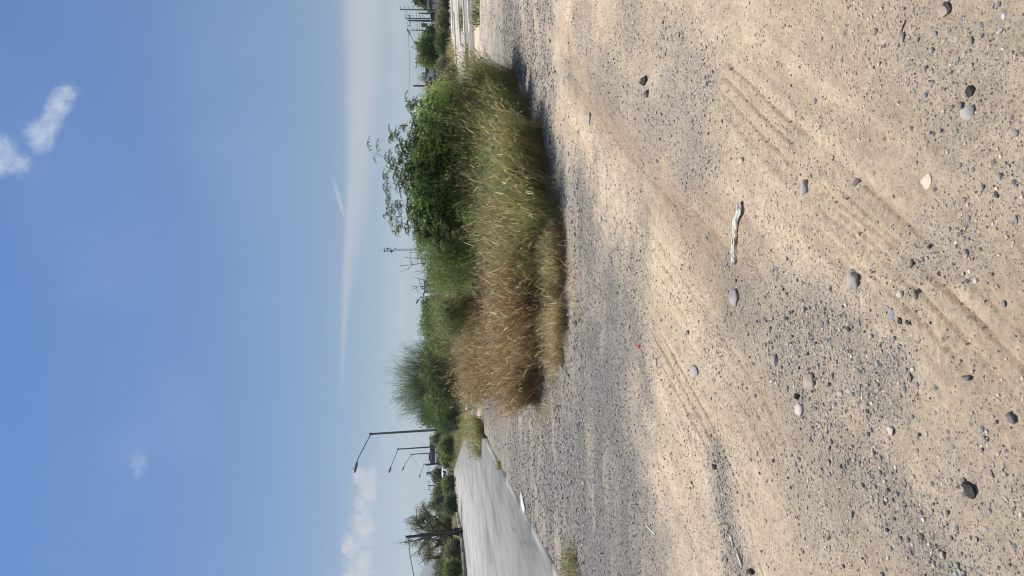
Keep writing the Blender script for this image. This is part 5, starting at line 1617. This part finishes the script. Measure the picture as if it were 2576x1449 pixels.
# ------------------------------------------------------------------ light and sky
SUN_EL = math.radians(67); SUN_AZ = math.radians(-32)      # measured from straight ahead, negative to the left
sv = Vector((math.sin(SUN_AZ) * math.cos(SUN_EL), math.cos(SUN_AZ) * math.cos(SUN_EL), math.sin(SUN_EL)))
sl = bpy.data.lights.new('sun', 'SUN'); sl.energy = 5.0; sl.angle = math.radians(.53); sl.color = (1, .955, .88)
so = bpy.data.objects.new('sun', sl); COL.objects.link(so)
so.rotation_euler = (-sv).to_track_quat('-Z', 'Y').to_euler()

world = bpy.data.worlds.new('World'); SC.world = world; world.use_nodes = True
nt = world.node_tree; N = nt.nodes; L = nt.links
for n_ in list(N): N.remove(n_)
wo = nd(N, 'ShaderNodeOutputWorld'); bg = nd(N, 'ShaderNodeBackground'); L.new(bg.outputs[0], wo.inputs[0])
sky = nd(N, 'ShaderNodeTexSky', sky_type='NISHITA'); sky.sun_disc = False; sky.sun_elevation = SUN_EL
sky.sun_rotation = SUN_AZ          # 0 puts the sun on +Y, as the lamp
sky.altitude = 500; sky.air_density = 1.0; sky.dust_density = .8; sky.ozone_density = 2.6
bg.inputs['Strength'].default_value = .089
tcw = nd(N, 'ShaderNodeTexCoord'); DIR = tcw.outputs['Generated']
sx = nd(N, 'ShaderNodeSeparateXYZ'); L.new(DIR, sx.inputs[0])
az = nd(N, 'ShaderNodeMath', operation='ARCTAN2'); L.new(sx.outputs[0], az.inputs[0]); L.new(sx.outputs[1], az.inputs[1])
el = nd(N, 'ShaderNodeMath', operation='ARCSINE'); L.new(sx.outputs[2], el.inputs[0])


def M(op, a, b=None, c=None):
    n_ = N.new('ShaderNodeMath'); n_.operation = op
    for i, v in enumerate((a, b, c)):
        if v is None: continue
        if hasattr(v, 'is_output'): L.new(v, n_.inputs[i])
        else: n_.inputs[i].default_value = v
    return n_.outputs[0]


def noise_w(scale, detail=6.0, rough=.6, dist=0.0, stretch=(1, 1, 1), off=0.0):
    mp = nd(N, 'ShaderNodeMapping'); mp.inputs['Scale'].default_value = stretch; mp.inputs['Location'].default_value = (off, off, off); L.new(DIR, mp.inputs['Vector'])
    n_ = nd(N, 'ShaderNodeTexNoise', inp={'Scale': scale, 'Detail': detail, 'Roughness': rough, 'Distortion': dist}); L.new(mp.outputs[0], n_.inputs['Vector'])
    return n_.outputs['Fac']


def sky_uv(ix, iy):
    v = ray(ix, iy); v = v / np.linalg.norm(v)
    return math.atan2(v[0], v[1]), math.asin(v[2])


def smooth(v, lo, hi):
    n_ = N.new('ShaderNodeMapRange'); n_.interpolation_type = 'SMOOTHSTEP'; L.new(v, n_.inputs['Value'])
    n_.inputs['From Min'].default_value = lo; n_.inputs['From Max'].default_value = hi
    return n_.outputs['Result']


NZ = noise_w(22, 8, .62); NZ2 = noise_w(7, 6, .6, .4); NZF = noise_w(60, 6, .65)


def cloud(ix, iy, au, av, rot=0.0, amp=1.2, nz=None, lo=.0, hi=.9):
    """soft patch centred on a sky direction; au, av half sizes in radians across and up, rot turns it"""
    u0, v0 = sky_uv(ix, iy)
    du = M('SUBTRACT', az.outputs[0], u0); dv = M('SUBTRACT', el.outputs[0], v0)
    c, s = math.cos(rot), math.sin(rot)
    a = M('MULTIPLY_ADD', du, c, M('MULTIPLY', dv, s)); b = M('MULTIPLY_ADD', dv, c, M('MULTIPLY', du, -s))
    a = M('DIVIDE', a, au); b = M('DIVIDE', b, av)
    r2 = M('ADD', M('MULTIPLY', a, a), M('MULTIPLY', b, b))
    base = M('SUBTRACT', 1.0, r2)
    v = M('MULTIPLY_ADD', M('SUBTRACT', nz or NZ, .5), amp * 2, base)
    return smooth(v, lo, hi)


def vmax(lst):
    o_ = lst[0]
    for q in lst[1:]: o_ = M('MAXIMUM', o_, q)
    return o_


CR = 1.0
skycol = sky.outputs[0]
NZW = noise_w(30, 9, .66, .15)
white_w = vmax([cloud(132, 290, .050, .016, -.55, 2.0, NZW, 0, 2.0), cloud(103, 338, .028, .019, -.4, 1.5, NZW, 0, 1.6), cloud(0, 398, .034, .030, .3, 2.2, NZW, 0, 2.2),
                M('MULTIPLY', cloud(350, 1165, .024, .014, .2, 2.0, NZW, .2, 2.0), .55)])
thin_w = vmax([cloud(335, 1110, .11, .05, -.2, 1.4, NZ2, -.2, 2.2), cloud(440, 1040, .10, .05, .3, 1.4, NZ2, -.2, 2.2), cloud(150, 470, .2, .09, .5, 1.4, NZ2, -.2, 2.4), cloud(600, 350, .3, .09, .1, 1.4, NZ2, -.2, 2.4)])
band = vmax([cloud(912, -120, .26, .030, -.01, .22, NZ2, -.15, 1.35), cloud(908, 80, .24, .026, -.02, .22, NZ2, -.15, 1.35), cloud(903, 260, .22, .021, -.03, .22, NZ2, -.15, 1.35), cloud(895, 400, .19, .016, -.055, .2, NZ2, -.15, 1.4),
              cloud(884, 530, .17, .011, -.065, .18, NZ2, -.15, 1.5), cloud(874, 650, .16, .0075, -.06, .16, NZ2, -.15, 1.7), cloud(866, 780, .14, .0045, -.04, .14, NZ2, -.15, 2.0), cloud(856, 510, .045, .0035, .26, .12, NZ2, -.1, 1.6)])
NZC = noise_w(75, 8, .66, .4)
cum = vmax([cloud(925, 1215, .03, .013, -.3, 1.4, NZC, 0, 1.4), cloud(915, 1300, .035, .014, 0, 1.5, NZC, 0, 1.4), cloud(905, 1195, .015, .012, 0, 1.5, NZC, 0, 1.2), cloud(925, 1240, .022, .013, .2, 1.5, NZC, 0, 1.2), cloud(905, 1270, .016, .010, 0, 1.6, NZC, 0, 1.2), cloud(915, 1330, .036, .020, -.1, 1.6, NZC, 0, 1.4), cloud(880, 1375, .018, .013, 0, 1.6, NZC, 0, 1.2), cloud(905, 1425, .035, .024, 0, 1.6, NZC, 0, 1.4),
            cloud(868, 1382, .007, .005, 0, .5, NZC, 0, .7), cloud(890, 1449, .022, .016, 0, 1.6, NZC, 0, 1.4)])
lowc = vmax([cloud(945, 1340, .12, .045, 0, .8, NZ, -.3, 1.6), cloud(968, 1120, .03, .010, 0, .7, NZ, 0, 1.0), cloud(1008, 590, .012, .007, .3, .8, NZ, 0, 1.0), cloud(1012, 730, .02, .007, .2, .8, NZ, 0, 1.0), cloud(1005, 800, .02, .006, .2, .8, NZ, 0, 1.0), cloud(1000, 60, .05, .012, .1, .7, NZ, 0, 1.0), cloud(990, 1040, .02, .008, 0, .8, NZ, 0, 1.0), cloud(985, 200, .012, .006, 0, .7, NZ, 0, 1.0)])


def sky_mix(fac, base, colr):
    return mixrgb(N, L, fac, base, colr)


# air near the horizon is milky: grade by elevation
SKY_GAIN = (1.0, 1.0, 1.0)
elr = smooth(el.outputs[0], .0, .62)
grade = mixrgb(N, L, elr, (.44, .565, .665), (.385, .755, 1.12))
col = mixrgb(N, L, 1.0, skycol, grade, 'MULTIPLY')
WHITE_C = (7.4, 8.0, 8.8); BAND_C = (5.5, 5.4, 5.7); CUM_C = (6.0, 5.9, 6.2); LOW_C = (4.9, 4.9, 5.1); THIN_C = (3.2, 4.5, 7.2)
col = sky_mix(M('MULTIPLY', thin_w, .26), col, THIN_C)
col = sky_mix(M('MULTIPLY', band, .85), col, BAND_C)
col = sky_mix(M('MULTIPLY', lowc, .35), col, LOW_C)
col = sky_mix(M('MULTIPLY', cum, .85), col, CUM_C)
col = sky_mix(M('MULTIPLY', white_w, .72), col, WHITE_C)
L.new(col, bg.inputs['Color'])

# ------------------------------------------------------------------ air
HAZE = 0.00015
if HAZE:
    V, Qb = box((0, 1500, 165), (11800, 9600, 340)); V[:, 2] = np.where(V[:, 2] < 100, -4, V[:, 2])
    hm, hnt, HN, HL = mat_new('thin_haze')
    ho = nd(HN, 'ShaderNodeOutputMaterial'); pv = nd(HN, 'ShaderNodeVolumePrincipled'); pv.inputs['Color'].default_value = (.86, .92, 1.0, 1); pv.inputs['Density'].default_value = HAZE
    pv.inputs['Anisotropy'].default_value = .3
    HL.new(pv.outputs[0], ho.inputs['Volume'])
    hzo = mk('haze', V, Qb, None, None, hm); hzo['kind'] = 'stuff'; hzo['label'] = 'thin pale haze in the air'

# ------------------------------------------------------------------ camera
cd = bpy.data.cameras.new('camera'); cd.sensor_width = 36; cd.sensor_fit = 'HORIZONTAL'; cd.lens = FPX / 2576 * 36
cd.clip_start = .05; cd.clip_end = 30000
co = bpy.data.objects.new('camera', cd); COL.objects.link(co)
# the phone was held upright and the file kept on its side: picture right = down, picture up = right
Xc = -Uv; Yc = Rv; Zc = -Fv
co.matrix_world = Matrix(((Xc[0], Yc[0], Zc[0], CAM[0]), (Xc[1], Yc[1], Zc[1], CAM[1]), (Xc[2], Yc[2], Zc[2], CAM[2]), (0, 0, 0, 1)))
SC.camera = co
SC.view_settings.view_transform = 'Standard'; SC.view_settings.look = 'None'; SC.view_settings.exposure = 0.12; SC.view_settings.gamma = 1.0
SC.view_settings.use_curve_mapping = False
SC.cycles.max_bounces = 10; SC.cycles.diffuse_bounces = 6; SC.cycles.transmission_bounces = 8; SC.cycles.transparent_max_bounces = 8; SC.cycles.volume_bounces = 1
SC.cycles.use_denoising = True; SC.cycles.filter_width = 1.1
print('gravel stones', NG)
